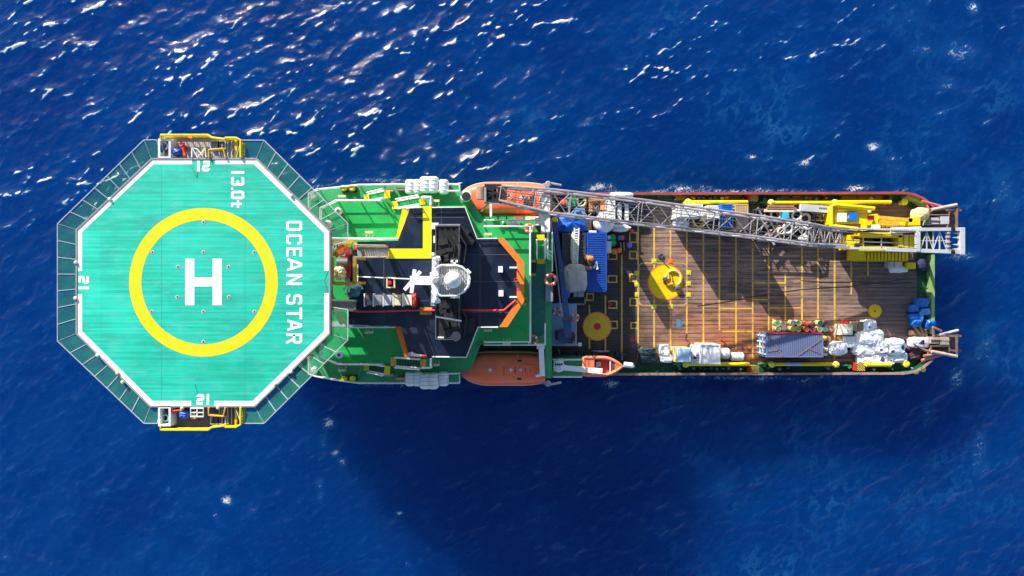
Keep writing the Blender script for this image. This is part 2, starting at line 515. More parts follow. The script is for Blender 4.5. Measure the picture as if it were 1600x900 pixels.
def grate_mat(name, col, alpha=.8, pitch=.09, axis=0):
    """open bar grating"""
    m = bpy.data.materials.new(name); m.use_nodes = True
    N, L = m.node_tree.nodes, m.node_tree.links
    b = N['Principled BSDF']
    b.inputs['Base Color'].default_value = (*col, 1)
    b.inputs['Roughness'].default_value = .6
    tc = N.new('ShaderNodeTexCoord')
    sx = N.new('ShaderNodeSeparateXYZ'); L.new(tc.outputs['Object'], sx.inputs[0])
    w = N.new('ShaderNodeMath'); w.operation = 'PINGPONG'; w.inputs[1].default_value = pitch; L.new(sx.outputs[axis], w.inputs[0])
    lt = N.new('ShaderNodeMath'); lt.operation = 'LESS_THAN'; lt.inputs[1].default_value = pitch * alpha; L.new(w.outputs[0], lt.inputs[0])
    L.new(lt.outputs[0], b.inputs['Alpha'])
    return m


def hazard_mat():
    m = bpy.data.materials.new('yellow_black_hazard_stripes'); m.use_nodes = True
    N, L = m.node_tree.nodes, m.node_tree.links
    b = N['Principled BSDF']
    tc = N.new('ShaderNodeTexCoord')
    sx = N.new('ShaderNodeSeparateXYZ'); L.new(tc.outputs['Object'], sx.inputs[0])
    a = N.new('ShaderNodeMath'); a.operation = 'ADD'; L.new(sx.outputs[0], a.inputs[0]); L.new(sx.outputs[1], a.inputs[1])
    w = N.new('ShaderNodeMath'); w.operation = 'PINGPONG'; w.inputs[1].default_value = .14; L.new(a.outputs[0], w.inputs[0])
    lt = N.new('ShaderNodeMath'); lt.operation = 'LESS_THAN'; lt.inputs[1].default_value = .07; L.new(w.outputs[0], lt.inputs[0])
    mx = N.new('ShaderNodeMix'); mx.data_type = 'RGBA'; mx.inputs[6].default_value = (.7, .5, .06, 1); mx.inputs[7].default_value = (.03, .025, .02, 1)
    L.new(lt.outputs[0], mx.inputs[0]); L.new(mx.outputs[2], b.inputs['Base Color'])
    b.inputs['Roughness'].default_value = .55
    return m


def bag_mat(name, seed, prints):
    """white jumbo-bag fabric with a printed dark-blue patch"""
    m = paint(name, (.84, .84, .87), .04, 1.3, .7, (.6, .66, .78), .22, bump=.35)
    if not prints:
        return m
    N, L = m.node_tree.nodes, m.node_tree.links
    b = N['Principled BSDF']
    src = b.inputs['Base Color'].links[0].from_socket
    tc = N.new('ShaderNodeTexCoord')
    prev = src
    for (x, y, r) in prints:
        ds = N.new('ShaderNodeVectorMath'); ds.operation = 'DISTANCE'; ds.inputs[1].default_value = (x, y, 1.0)
        sc = N.new('ShaderNodeMapping'); sc.inputs['Scale'].default_value = (1, 1, 0); sc.inputs['Location'].default_value = (0, 0, 1.0)
        L.new(tc.outputs['Object'], sc.inputs[0])
        L.new(sc.outputs[0], ds.inputs[0])
        n = N.new('ShaderNodeTexNoise'); n.inputs['Scale'].default_value = 9; n.inputs['Detail'].default_value = 2
        L.new(tc.outputs['Object'], n.inputs[0])
        ml = N.new('ShaderNodeMath'); ml.operation = 'MULTIPLY_ADD'; ml.inputs[1].default_value = r * 1.6; L.new(n.outputs[0], ml.inputs[0]); L.new(ds.outputs['Value'], ml.inputs[2])
        lt = N.new('ShaderNodeMath'); lt.operation = 'LESS_THAN'; lt.inputs[1].default_value = r * 1.75; L.new(ml.outputs[0], lt.inputs[0])
        mx = N.new('ShaderNodeMix'); mx.data_type = 'RGBA'; mx.inputs[7].default_value = (.03, .05, .2, 1)
        L.new(lt.outputs[0], mx.inputs[0]); L.new(prev, mx.inputs[6])
        prev = mx.outputs[2]
    L.new(prev, b.inputs['Base Color'])
    return m


heli_mat, planks, netting, hazard = helideck_mat(), wood_deck_mat(), net_mat(), hazard_mat()
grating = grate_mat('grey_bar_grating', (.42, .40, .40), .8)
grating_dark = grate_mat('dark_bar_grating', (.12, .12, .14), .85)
grating_white = grate_mat('white_bar_grating', (.55, .54, .52), .62, .07)


# =================================================================== THE SEA
SUN_EL = 21.0
SUN_DIR = Vector((-.52, .85)).normalized()        # horizontal direction towards the sun (upper left)


def ocean_field(Ls, N, seed, peak, slope_rms, spread):
    """periodic wind-sea: returns height and horizontal displacement maps"""
    rng = np.random.default_rng(seed)
    k1 = 2 * np.pi * np.fft.fftfreq(N, Ls / N)
    kx, ky = np.meshgrid(k1, k1)
    k = np.hypot(kx, ky)
    k[0, 0] = 1e-6
    wx, wy = -.42, .91                            # direction the waves run along
    c = (kx * wx + ky * wy) / k
    Lw = peak / (2 * np.pi)
    S = np.exp(-1.0 / (k * Lw) ** 2) / k ** 3.6 * (np.abs(c) ** spread) * np.exp(-(k * .07) ** 2)
    S[0, 0] = 0
    A = np.sqrt(S) * (rng.standard_normal((N, N)) + 1j * rng.standard_normal((N, N)))
    h = np.fft.ifft2(A).real
    Ah = np.fft.fft2(h)
    sx, sy = np.fft.ifft2(1j * kx * Ah).real, np.fft.ifft2(1j * ky * Ah).real
    g = slope_rms / math.sqrt((sx ** 2 + sy ** 2).mean())
    Ah *= g
    h = np.fft.ifft2(Ah).real
    dx = np.fft.ifft2(1j * kx / k * Ah).real
    dy = np.fft.ifft2(1j * ky / k * Ah).real
    return h, dx, dy


def build_sea():
    step, NT = .2, 800
    h, dx, dy = ocean_field(160.0, NT, 11, 4.4, .225, 3.6)
    h2, dx2, dy2 = ocean_field(160.0, NT, 5, 22.0, .075, 2.5)
    h, dx, dy = h + h2, dx + dx2, dy + dy2
    inner_x = np.arange(-92, 92.01, step)
    inner_y = np.arange(-64, 64.01, step)
    ext = np.array([1.5, 4, 9, 20, 50, 120, 300, 800, 2000, 6000])
    xs = np.concatenate([inner_x[0] - ext[::-1], inner_x, inner_x[-1] + ext])
    ys = np.concatenate([inner_y[0] - ext[::-1], inner_y, inner_y[-1] + ext])
    X, Y = np.meshgrid(xs, ys)
    ix = np.round(X / step).astype(int) % NT
    iy = np.round(Y / step).astype(int) % NT
    fade = np.clip((92 - np.abs(X)) / 10, 0, 1) * np.clip((64 - np.abs(Y)) / 8, 0, 1)
    chop = 1.0
    Z = h[iy, ix] * fade
    XX = X + chop * dx[iy, ix] * fade
    YY = Y + chop * dy[iy, ix] * fade
    # foam and painted sun glints where the chop folds the surface, plus the splashes along the hull and a few loose whitecaps
    gxx = np.gradient(dx, step, axis=1); gyy = np.gradient(dy, step, axis=0); gxy = np.gradient(dx, step, axis=0)
    J = (1 + chop * gxx) * (1 + chop * gyy) - (chop * gxy) ** 2
    hi, lo = np.percentile(J, 22.0), np.percentile(J, .9)
    crest = np.clip((hi - J) / (hi - lo), 0, 1)[iy, ix] * fade
    # white crests thickest toward the sun: glints painted in with the foam
    sunward = np.clip((Y + 8) / 30, 0, 1) * np.clip(1.15 - (X + 60) / 130, .22, 1)
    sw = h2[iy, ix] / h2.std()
    crest *= (.12 + .88 * sunward) * np.clip(.85 + .3 * sw, .3, 1.35)
    foam = np.zeros_like(X)
    spots = [(938, 293, 34, 10, .85), (1063, 292, 30, 9, .8), (1098, 294, 26, 8, .65), (1190, 294, 26, 8, .6), (1340, 292, 30, 9, .8), (1282, 296, 20, 6, .55), (1130, 298, 260, 5, .75), (1180, 590, 280, 5, .62), (640, 603, 170, 5, .5), (620, 282, 150, 6, .6), (1420, 296, 40, 8, .5),
             (520, 291, 60, 9, .55), (610, 284, 60, 9, .55), (800, 281, 60, 8, .45), (955, 599, 18, 10, .85), (1188, 593, 20, 9, .7), (1250, 594, 22, 9, .6), (1352, 592, 20, 8, .55),
             (355, 783, 11, 9, .95), (337, 806, 6, 7, .5), (625, 801, 8, 4, .9), (514, 661, 13, 10, .75), (505, 690, 9, 22, .45), (536, 722, 9, 9, .6), (500, 765, 8, 26, .45),
             (1495, 590, 20, 26, .6), (1540, 545, 20, 60, .42), (1500, 400, 36, 18, .55), (1530, 700, 16, 60, .45), (1450, 640, 14, 40, .35), (1180, 680, 46, 50, .3), (1130, 760, 22, 40, .32),
             (1365, 228, 16, 8, .9), (1256, 254, 16, 8, .9), (1172, 243, 12, 6, .8), (1520, 12, 12, 12, .8), (1500, 80, 40, 22, .55), (1480, 130, 26, 14, .5), (1570, 300, 24, 60, .4),
             (1420, 30, 40, 30, .35), (1440, 75, 30, 18, .4), (1395, 265, 24, 28, .35), (663, 804, 8, 10, .3), (262, 765, 6, 6, .5), (10, 870, 9, 9, .5), (1240, 720, 40, 16, .3)]
    for px, py, rx, ry, a in spots:
        c = P(px, py, 0)
        s = H / F
        q = ((X - c.x) / (rx * s)) ** 2 + ((Y - c.y) / (ry * s)) ** 2
        foam = np.maximum(foam, a * np.exp(-q * 1.2))
    ny, nx = X.shape
    co = np.stack([XX, YY, Z], -1).reshape(-1, 3).astype(np.float32)
    idx = np.arange(ny * nx).reshape(ny, nx)
    q = np.stack([idx[:-1, :-1], idx[:-1, 1:], idx[1:, 1:], idx[1:, :-1]], -1).reshape(-1, 4).astype(np.int32)
    me = bpy.data.meshes.new('sea')
    me.vertices.add(len(co)); me.vertices.foreach_set('co', co.ravel())
    me.loops.add(q.size); me.loops.foreach_set('vertex_index', q.ravel())
    me.polygons.add(len(q))
    me.polygons.foreach_set('loop_start', np.arange(0, q.size, 4, dtype=np.int32))
    me.polygons.foreach_set('use_smooth', np.ones(len(q), dtype=bool))
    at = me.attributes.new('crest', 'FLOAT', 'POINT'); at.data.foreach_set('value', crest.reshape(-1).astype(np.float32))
    at = me.attributes.new('foam', 'FLOAT', 'POINT'); at.data.foreach_set('value', foam.reshape(-1).astype(np.float32))
    me.update(); me.validate()
    ob = bpy.data.objects.new('sea', me)
    COL.objects.link(ob)
    ob['kind'] = 'structure'
    me.materials.append(sea_mat())


def sea_mat():
    m = bpy.data.materials.new('deep_sea_water'); m.use_nodes = True
    N, L = m.node_tree.nodes, m.node_tree.links
    b = N['Principled BSDF']
    tc = N.new('ShaderNodeTexCoord')

    def mapped(rot, scale):
        mp = N.new('ShaderNodeMapping'); mp.vector_type = 'TEXTURE'
        mp.inputs['Rotation'].default_value = (0, 0, math.radians(rot)); mp.inputs['Scale'].default_value = scale
        L.new(tc.outputs['Object'], mp.inputs[0])
        return mp.outputs[0]

    def noise(vec, sc, det=4, rough=.6, typ=None):
        n = N.new('ShaderNodeTexNoise'); n.inputs['Scale'].default_value = sc; n.inputs['Detail'].default_value = det; n.inputs['Roughness'].default_value = rough
        if typ:
            n.noise_type = typ
        L.new(vec, n.inputs[0])
        return n.outputs[0]

    def mr(v, a, bb, c, d):
        r = N.new('ShaderNodeMapRange'); r.inputs[1].default_value = a; r.inputs[2].default_value = bb; r.inputs[3].default_value = c; r.inputs[4].default_value = d
        L.new(v, r.inputs[0])
        return r.outputs[0]

    def math_(op, x, y):
        n = N.new('ShaderNodeMath'); n.operation = op
        for i, q in enumerate((x, y)):
            if isinstance(q, (int, float)):
                n.inputs[i].default_value = q
            else:
                L.new(q, n.inputs[i])
        return n.outputs[0]
    along = mapped(28, (2.2, 1, 1))
    plain = mapped(0, (1, 1, 1))
    # ripples
    r1 = noise(along, .9, 6, .62)
    r2 = noise(mapped(40, (1.6, 1, 1)), 2.6, 4, .6)
    r3 = noise(mapped(15, (1.5, 1, 1)), 6.5, 3, .6)
    hgt = math_('ADD', math_('ADD', math_('MULTIPLY', r1, .56), math_('MULTIPLY', r2, .32)), math_('MULTIPLY', r3, .03))
    bp = N.new('ShaderNodeBump'); bp.inputs['Strength'].default_value = 1.0; bp.inputs['Distance'].default_value = .24
    L.new(hgt, bp.inputs['Height'])
    # body colour: deep blue with drifting paler veils and lacy spent foam
    veil = mr(noise(plain, .07, 5, .6), .4, .7, 0, 1)
    mx = N.new('ShaderNodeMix'); mx.data_type = 'RGBA'
    mx.inputs[6].default_value = (.0, .0235, .140, 1); mx.inputs[7].default_value = (.0, .034, .178, 1)
    L.new(veil, mx.inputs[0])
    ridge = noise(mapped(55, (1.5, 1, 1)), .45, 7, .6)
    lace = mr(math_('ABSOLUTE', math_('SUBTRACT', ridge, .5), 0), .0, .05, 1, 0)
    pos = N.new('ShaderNodeSeparateXYZ'); L.new(tc.outputs['Object'], pos.inputs[0])
    lace = math_('MULTIPLY', lace, mr(pos.outputs[0], -25, 30, .15, 1))
    lace = math_('MULTIPLY', lace, mr(noise(plain, .075, 4, .6), .50, .76, 0, .32))
    mx2 = N.new('ShaderNodeMix'); mx2.data_type = 'RGBA'; mx2.inputs[7].default_value = (.03, .22, .45, 1)
    L.new(lace, mx2.inputs[0]); L.new(mx.outputs[2], mx2.inputs[6])
    at = N.new('ShaderNodeAttribute'); at.attribute_name = 'foam'
    vor = N.new('ShaderNodeTexVoronoi'); vor.feature = 'DISTANCE_TO_EDGE'; vor.inputs['Scale'].default_value = 2.6
    wv = N.new('ShaderNodeVectorMath'); wv.operation = 'ADD'
    nn = N.new('ShaderNodeTexNoise'); nn.inputs['Scale'].default_value = 1.1; nn.inputs['Detail'].default_value = 4
    L.new(plain, nn.inputs[0])
    L.new(nn.outputs['Color'], wv.inputs[0]); L.new(plain, wv.inputs[1]); L.new(wv.outputs[0], vor.inputs[0])
    cell = mr(vor.outputs['Distance'], 0, .25, .22, -.2)
    fz = math_('ADD', at.outputs['Fac'], math_('ADD', math_('MULTIPLY', math_('SUBTRACT', noise(along, 2.2, 9, .78), .5), 2.2), cell))
    has = mr(at.outputs['Fac'], .03, .22, 0, 1)
    fm = math_('MULTIPLY', math_('MULTIPLY', mr(fz, .62, 1.15, 0, 1), has), mr(at.outputs['Fac'], .3, .9, .45, 1))
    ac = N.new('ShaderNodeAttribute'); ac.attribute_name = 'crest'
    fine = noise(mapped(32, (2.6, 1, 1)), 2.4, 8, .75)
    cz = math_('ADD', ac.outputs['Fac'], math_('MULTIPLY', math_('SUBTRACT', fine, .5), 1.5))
    cm = math_('MULTIPLY', mr(cz, .42, .72, 0, 1), mr(ac.outputs['Fac'], .05, .3, 0, 1))  # white streaks: sun glints painted along with crest foam
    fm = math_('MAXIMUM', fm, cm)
    halo = math_('MULTIPLY', math_('MAXIMUM', mr(at.outputs['Fac'], .1, .9, 0, .5), mr(cz, .05, .6, 0, .55)), mr(noise(along, .9, 5, .6), .35, .65, .3, 1))
    mx3 = N.new('ShaderNodeMix'); mx3.data_type = 'RGBA'; mx3.inputs[7].default_value = (.015, .16, .38, 1)
    L.new(halo, mx3.inputs[0]); L.new(mx2.outputs[2], mx3.inputs[6])
    mx4 = N.new('ShaderNodeMix'); mx4.data_type = 'RGBA'; mx4.inputs[7].default_value = (.8, .82, .84, 1)
    L.new(fm, mx4.inputs[0]); L.new(mx3.outputs[2], mx4.inputs[6])
    L.new(mx4.outputs[2], b.inputs['Base Color'])
    b.inputs['IOR'].default_value = 1.333
    b.inputs['Specular IOR Level'].default_value = .32
    L.new(mr(fm, 0, 1, .045, .8), b.inputs['Roughness'])
    L.new(bp.outputs[0], b.inputs['Normal'])
    SSS = True
    if SSS:
        b.subsurface_method = 'BURLEY'
        L.new(mr(fm, 0, 1, 1, 0), b.inputs['Subsurface Weight'])
        b.inputs['Subsurface Radius'].default_value = (.6, 1.4, 2.2)
        b.inputs['Subsurface Scale'].default_value = 16.0
    return m


build_sea()

# =================================================================== THE SHIP
ship = thing('supply_ship', 'long offshore supply ship with turquoise helideck, green forecastle and brown working deck', 'ship', P(760, 441, 0))


def mirror(pts, c=882):
    return [(x, c - y) for x, y in reversed(pts)]


BOW = [(487, 304), (468, 314), (430, 335), (375, 370), (320, 412), (300, 441)]
FTOP = [(720, 289), (565, 290), (534, 293.6), (500, 297.5)]
FBOT = [(500, 587.5), (534, 593.5), (565, 597.5), (720, 597.5)]
BOWB = [(300, 441), (320, 472), (375, 514), (430, 550), (468, 574), (487, 584)]
# aft outline at bulwark height
ATOP = [(1462, 329), (1455, 320), (1441, 309.5), (1428, 304), (1412, 301.5), (862, 303)]
ABOT = [(862, 585), (1412, 583.5), (1430, 580.5), (1442, 574), (1456, 562), (1462, 553)]

hull_w = [v.to_2d() for v in PX(ATOP, ZB)] + [v.to_2d() for v in PX(FTOP + BOW[:-1], ZF)] + [v.to_2d() for v in PX(BOWB + FBOT, ZF)] + [v.to_2d() for v in PX(ABOT, ZB)]
m = MB()
m.prism(offset(hull_w, .06, True), -1.6, ZM - .004)
put(m, 'hull', hullred, ship)

# forecastle block, notched for the lifeboats
fo = PX([(862.5, 363), (843, 363), (843, 344.6), (716, 344.6), (716, 289)] + FTOP[1:] + BOW[:-1], ZF) + \
    PX(BOWB + FBOT[:-1] + [(716, 597.5), (716, 538.5), (840, 538.5), (852, 540), (852, 591), (862, 591)], ZF)
m = MB()
m.prism([v.to_2d() for v in fo], ZM + .01, ZF)
fore = put(m, 'forecastle', green_walk, ship)
# walkway corners that overhang the lifeboat bows
m = MB()
m.prism([v.to_2d() for v in PX([(715.9, 289), (720, 289), (720, 300), (736, 310), (757, 344.7), (715.9, 344.7)], ZF)], ZF - .12, ZF)
put(m, 'walkway_overhang', green_walk, ship)
m = MB()
m.prism([v.to_2d() for v in PX([(715.9, 538.4), (751, 538.4), (736, 577), (720, 581), (720, 597.5), (715.9, 597.5)], ZF)], ZF - .12, ZF)
put(m, 'walkway_overhang', green_walk, ship)
# lifeboat bays
for bay in ([(843, 296), (716, 296), (716, 345), (843, 345)], [(716, 538), (841, 538), (851, 540), (851, 590), (716, 590)]):
    m = MB()
    m.prism([v.to_2d() for v in PX(bay, ZF)], ZM + .02, ZR)
    put(m, 'lifeboat_bay_floor', green_dark, ship)

# deckhouse: upper green deck
UP_T = [(503, 350), (503, 326), (528, 314.5), (600, 314.5), (641, 322), (727, 321), (745, 352), (829, 354), (829, 444)]
UP_B = [(829, 534), (745, 532), (727, 560), (641, 560), (598, 568.5), (531, 568.5), (505, 556), (503, 532)]
dh = [v.to_2d() for v in PX(UP_T + UP_B + [(519, 512), (519, 373)], ZU)]
m = MB()
m.prism(dh[::-1], ZF - .02, ZU)
put(m, 'deckhouse', green_deck, ship)

# bridge block with navy roof
NV = [(641, 325), (727, 324), (745, 373.6), (777.5, 373), (808, 410), (808, 470), (779, 510.5), (747, 510.5), (729, 558), (640, 558), (627, 509), (545, 507), (545, 404), (559, 378), (622, 376)]
nv = [v.to_2d() for v in PX(NV, ZN)]
m = MB()
m.prism(nv[::-1], ZU - .02, ZN)
bridge = put(m, 'bridge_house', white, ship)
m = MB()
m.prism(offset(nv[::-1], .0, True), ZN + .004, ZN + .06)
roof = put(m, 'bridge_roof', navy, ship)
# windows all round the bridge
nw = offset(nv[::-1], -.015, True)
for i in range(len(nw)):
    a, b = nw[i], nw[(i + 1) % len(nw)]
    d = (b - a)
    if d.length < 1.6:
        continue
    m = MB()
    k = int(d.length / 1.3)
    for j in range(k):
        p, q = a + d * ((j + .12) / k), a + d * ((j + .88) / k)
        m.bar((p.x, p.y, ZN - .9), (q.x, q.y, ZN - .9), .05, .85)
    put(m, 'window', glass, ship)
# navy roof: weld seams, slightly proud
m = MB()
for (a, b) in [((690, 372), (690, 325)), ((750, 375), (750, 508)), ((640, 340), (725, 340)), ((560, 470), (676, 470)), ((740, 440), (806, 440)), ((600, 405), (600, 506)), ((720, 398), (798, 398)), ((720, 488), (795, 488))]:
    p, q = P(*a, ZN), P(*b, ZN)
    m.bar((p.x, p.y, ZN + .065), (q.x, q.y, ZN + .065), .06, .03)
put(m, 'roof_seam', dark_grey, ship)

# yellow walkway on the roof
m = MB()
m.prism([v.to_2d() for v in PX([(661, 322), (674.5, 322), (674.5, 404), (604, 404), (604, 388.5), (661, 388.5)], ZN)], ZN + .03, ZN + .12)
put(m, 'walkway', paint('bright_yellow_walkway_paint', (.85, .72, .0), .04, .8, .5, (.6, .45, .0), .2), ship)

# orange kerb round the after side and along the notches
m = MB()
m.prism([v.to_2d() for v in PX([(775, 372), (787.5, 372), (819, 409), (819, 471), (793, 511), (780, 511), (807.5, 470), (807.5, 410)], ZN + .3)], ZN - .5, ZN + .3)
put(m, 'visor', orange_band, ship)
m = MB()
m.prism([v.to_2d() for v in PX([(618.5, 372), (628.5, 327), (641, 326), (626, 374)], ZU + 1.6)], ZU, ZU + 1.6)
put(m, 'visor', yellow, ship)
m = MB()
m.prism([v.to_2d() for v in PX([(617.5, 510), (627, 510), (639, 558), (632, 558)], ZU + 1.6)], ZU, ZU + 1.6)
put(m, 'visor', orange_band, ship)

# black casings amidships
for y0, y1 in ((352, 416), (462, 530)):
    m = MB()
    m.pbox(680, y0, 718.5, y1, ZN + .06, ZK)
    a = P(680, y0, ZK); b = P(718.5, y1, ZK)
    # lip, hatches and pipes on top
    cs = put(m, 'casing', soot, ship)
    m = MB()
    m.ribbon([(a.x + .06, a.y - .06), (b.x - .06, a.y - .06), (b.x - .06, b.y + .06), (a.x + .06, b.y + .06)], .1, ZK + .002, ZK + .16, True)
    put(m, 'casing_lip', dark_grey, cs)
    m = MB()
    for k in range(7):
        x = random.uniform(a.x + .4, b.x - .4); y = random.uniform(b.y + .4, a.y - .4)
        m.box((x, y, ZK + .12), (random.uniform(.4, .9), random.uniform(.3, .8), .24), random.uniform(0, .4))
    for k in range(4):
        x = a.x + .4 + k * .5
        m.tube([(x, a.y - .3, ZK + .12), (x + .9, (a.y + b.y) / 2, ZK + .14), (x + .7, b.y + .3, ZK + .12)], .07)
    put(m, 'vent_pipework', soot, cs)
m = MB(); m.cyl(P(713, 525, ZK), .42, .5, 18); put(m, 'vent_cowl', paint('brownish_grey_cowl', (.22, .17, .17), .2, 2, .6), ship)
m = MB(); m.pbox(684, 526, 717, 531, ZK, ZK + .1); put(m, 'casing_step', white, ship)
m = MB(); m.pbox(684, 350, 719, 352.5, ZK, ZK + .1); put(m, 'casing_step', grey, ship)
m = MB(); m.tube([P(681, 495, ZK + 1), P(721, 501.5, ZK + 1)], .07); put(m, 'whip_aerial', white, ship)
# black blocks put where the casings' shadows fall aft
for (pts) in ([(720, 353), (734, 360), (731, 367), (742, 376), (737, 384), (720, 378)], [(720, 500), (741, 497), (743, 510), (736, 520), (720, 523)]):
    m = MB(); m.prism([v.to_2d() for v in PX(pts, ZN + 1.2)], ZN + .06, ZN + 1.2); put(m, 'casing_shadow', black, ship)

# small white lockers / lights on the roof
for x0, y0, x1, y1 in ((674, 348, 685, 357.5), (677, 368.5, 688, 379.5), (778.5, 416, 785.5, 425.5), (779, 453.5, 786.5, 463)):
    m = MB(); m.pbox(x0, y0, x1, y1, ZN + .06, ZN + .7); put(m, 'roof_box', white_clean, ship)
m = MB(); m.pbox(656, 480.5, 675, 491.5, ZN + .1, ZN + .25); put(m, 'step_grating', yellow_worn, ship)
m = MB()
m.tube(PX([(545, 485), (560, 486.8), (600, 486.5), (640, 485), (679, 485)], ZN + .35), .09)
m.tube(PX([(720, 485), (787, 485), (806, 469)], ZN + .35), .09)
put(m, 'fire_main_pipe', redpipe, ship)
# fire hydrant cabinet on the roof
m = MB()
a, b = P(604.5, 434, ZN + .5), P(616, 449, ZN + .5)
m.ribbon([(a.x, a.y), (b.x, a.y), (b.x, b.y), (a.x, b.y)], .12, ZN + .06, ZN + .5, True)
fh = put(m, 'hydrant_frame', cream, ship)
m = MB(); m.lathe(P(610, 442, ZN + .06), [(.2, 0), (.2, .5), (.12, .6), (.12, .75)], 12); put(m, 'hydrant', red, fh)

# ------------------------------------------------------------------ rails
def rail(pts, z, h=1.05, r=.055, step=1.9, name='railing', mat=None, parent=None, closed=False, lean=0):
    w = PX(pts, z)
    m = MB()
    m.tube([p + Vector((0, 0, h)) for p in w], r * 1.3, 6, closed)
    m.tube([p + Vector((0, 0, h * .5)) for p in w], r * .7, 4, closed)
    n = len(w)
    for i in range(n if closed else n - 1):
        a, b = w[i], w[(i + 1) % n]
        k = max(1, int((b - a).length / step))
        for j in range(k + (1 if i == n - 2 and not closed else 0)):
            p = a.lerp(b, j / k)
            m.bar(p, p + Vector((0, 0, h)), r * 1.3)
    return put(m, name, mat or white, parent or ship)


rail([(487, 330), (487, 304), (500, 298), (534, 294.5), (563, 291), (637, 290)], ZF)
rail([(637, 300.5), (719, 300.5), (719, 290), (702, 290)], ZF)
rail([(487, 553), (487, 583), (500, 586.5), (534, 592.5), (565, 596.5), (640, 596.5)], ZF)
rail([(700, 596.5), (719, 596.5), (719, 581.5), (640, 583.5)], ZF)
rail([(505, 352), (505, 327), (529, 315.5), (598, 315)], ZU, r=.075)
rail([(505, 531), (505, 556), (532, 567.5), (598, 568)], ZU, r=.06)
rail([(515, 373.5), (557, 374.5), (622, 374.5), (640, 326)], ZU + .3, r=.085)
rail([(519, 510), (545, 510), (627, 510), (640, 557)], ZU + .3, r=.075)
rail([(757, 355), (828, 355), (828, 533), (757, 533)], ZU, r=.075)
rail([(757, 345.5), (838, 345.5), (852, 352), (855, 366), (855, 405)], ZF, r=.06)
rail([(757, 537.5), (838, 537.5), (851, 537.5), (851, 505)], ZF, r=.06)
rail([(862, 364), (862, 424)], ZF, r=.05)
rail([(676, 325), (727, 324.5), (746, 373.5), (777, 373)], ZN, h=.35, r=.04)
rail([(676, 557), (729, 557.5), (747, 511), (778, 511)], ZN, h=.35, r=.05)
rail([(641, 326), (660, 325)], ZN, h=.6, r=.05)
rail([(675, 322), (675, 310), (661, 310)], ZN - .9, h=1, r=.09)
rail([(675, 559), (675, 573), (661, 573)], ZN - .9, h=1, r=.07)
m = MB(); m.pbox(661, 310, 675, 322, ZU, ZN - .9); m.pbox(661, 560, 675, 573, ZU, ZN - .9); put(m, 'landing_platform', green_walk, ship)


def stair(a, b, z0, z1, w, n, name='stairway', tread=None, side=None, ends=None, parent=None, width_dir=None):
    """a (low end) and b (high end) in plan pixels"""
    p, q = P(*a, z0), P(*b, z1)
    d = q - p
    dh_ = Vector((d.x, d.y, 0)).normalized()
    s = Vector((-dh_.y, dh_.x, 0))
    m = MB()
    for sg in (-1, 1):
        m.bar(p + s * sg * w / 2, q + s * sg * w / 2, .14, .2)
    st = put(m, name, side or white, parent or ship)
    for i in range(n):
        m = MB()
        c = p.lerp(q, (i + .5) / n)
        m.bar(c - s * (w / 2 - .08), c + s * (w / 2 - .08), d.length / n * .62, .05)
        put(m, 'tread', tread or green_walk, st)
    m = MB()
    for sg in (-1, 1):
        u = Vector((0, 0, .95))
        m.tube([p + s * sg * (w / 2 + .05) + u, q + s * sg * (w / 2 + .05) + u], .07)
        for t in (0, .5, 1):
            c = p.lerp(q, t) + s * sg * (w / 2 + .05)
            m.bar(c, c + u, .07)
    put(m, 'handrail', side or white, st)
    if ends:
        m = MB()
        for c, sg in ((p, -1), (q, 1)):
            m = MB()
            e = c + dh_ * sg * .25
            m.bar(e - s * w / 2, e + s * w / 2, .55, .08)
            put(m, 'landing_plate', ends, st)
    return st


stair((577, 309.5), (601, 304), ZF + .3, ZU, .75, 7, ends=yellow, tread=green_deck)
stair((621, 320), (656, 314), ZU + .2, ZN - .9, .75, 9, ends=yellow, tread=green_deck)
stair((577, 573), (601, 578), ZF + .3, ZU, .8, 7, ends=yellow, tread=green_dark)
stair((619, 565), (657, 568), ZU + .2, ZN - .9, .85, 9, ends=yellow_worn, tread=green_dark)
stair((845, 404), (845, 375), ZF + .2, ZF + 2.2, .75, 9, ends=yellow, tread=green_deck)
stair((606, 393.5), (558, 393.5), ZN + .2, ZH - 2.6, .95, 13, tread=grey, side=cream)
stair((556, 476.5), (520, 476.5), ZN + .1, ZH - 3, .8, 10, tread=grey, side=cream)

# benches / notice boxes hooked on the rails
for x, y, z in ((538, 312, ZF), (580, 367.5, ZU), (682, 319, ZF + 1), (763, 370.5, ZU), (580, 515, ZU), (538, 573.5, ZF), (682, 565, ZF + 1), (792, 532, ZU), (763, 512, ZU)):
    m = MB()
    a = P(x, y, z)
    m.box(a + Vector((0, .22 if y < 441 else -.22, .85)), (.75, .22, .3))
    for k in (-.3, 0, .3):
        m.bar(a + Vector((k, -.3, .85)), a + Vector((k, .3, .85)), .05)
    for k in (-.32, .32):
        m.bar(a + Vector((k, 0, 0)), a + Vector((k, 0, .85)), .06)
    put(m, 'rail_locker', cream, ship)

# white ventilators on the foredeck and mooring bollards
def ventilator(x, y, z, r, tilt=0.0, capm=None):
    m = MB()
    c = P(x, y, z)
    m.lathe(c, [(r * .55, 0), (r * .55, .5), (r, .55), (r, .8), (r * .8, .95), (r * .3, 1.02)], 18)
    v = put(m, 'ventilator', white, ship)
    m = MB(); m.cyl(c + Vector((.05, 0, 1.0)), r * .45, .06, 12); put(m, 'ventilator_cap', capm or cream, v)


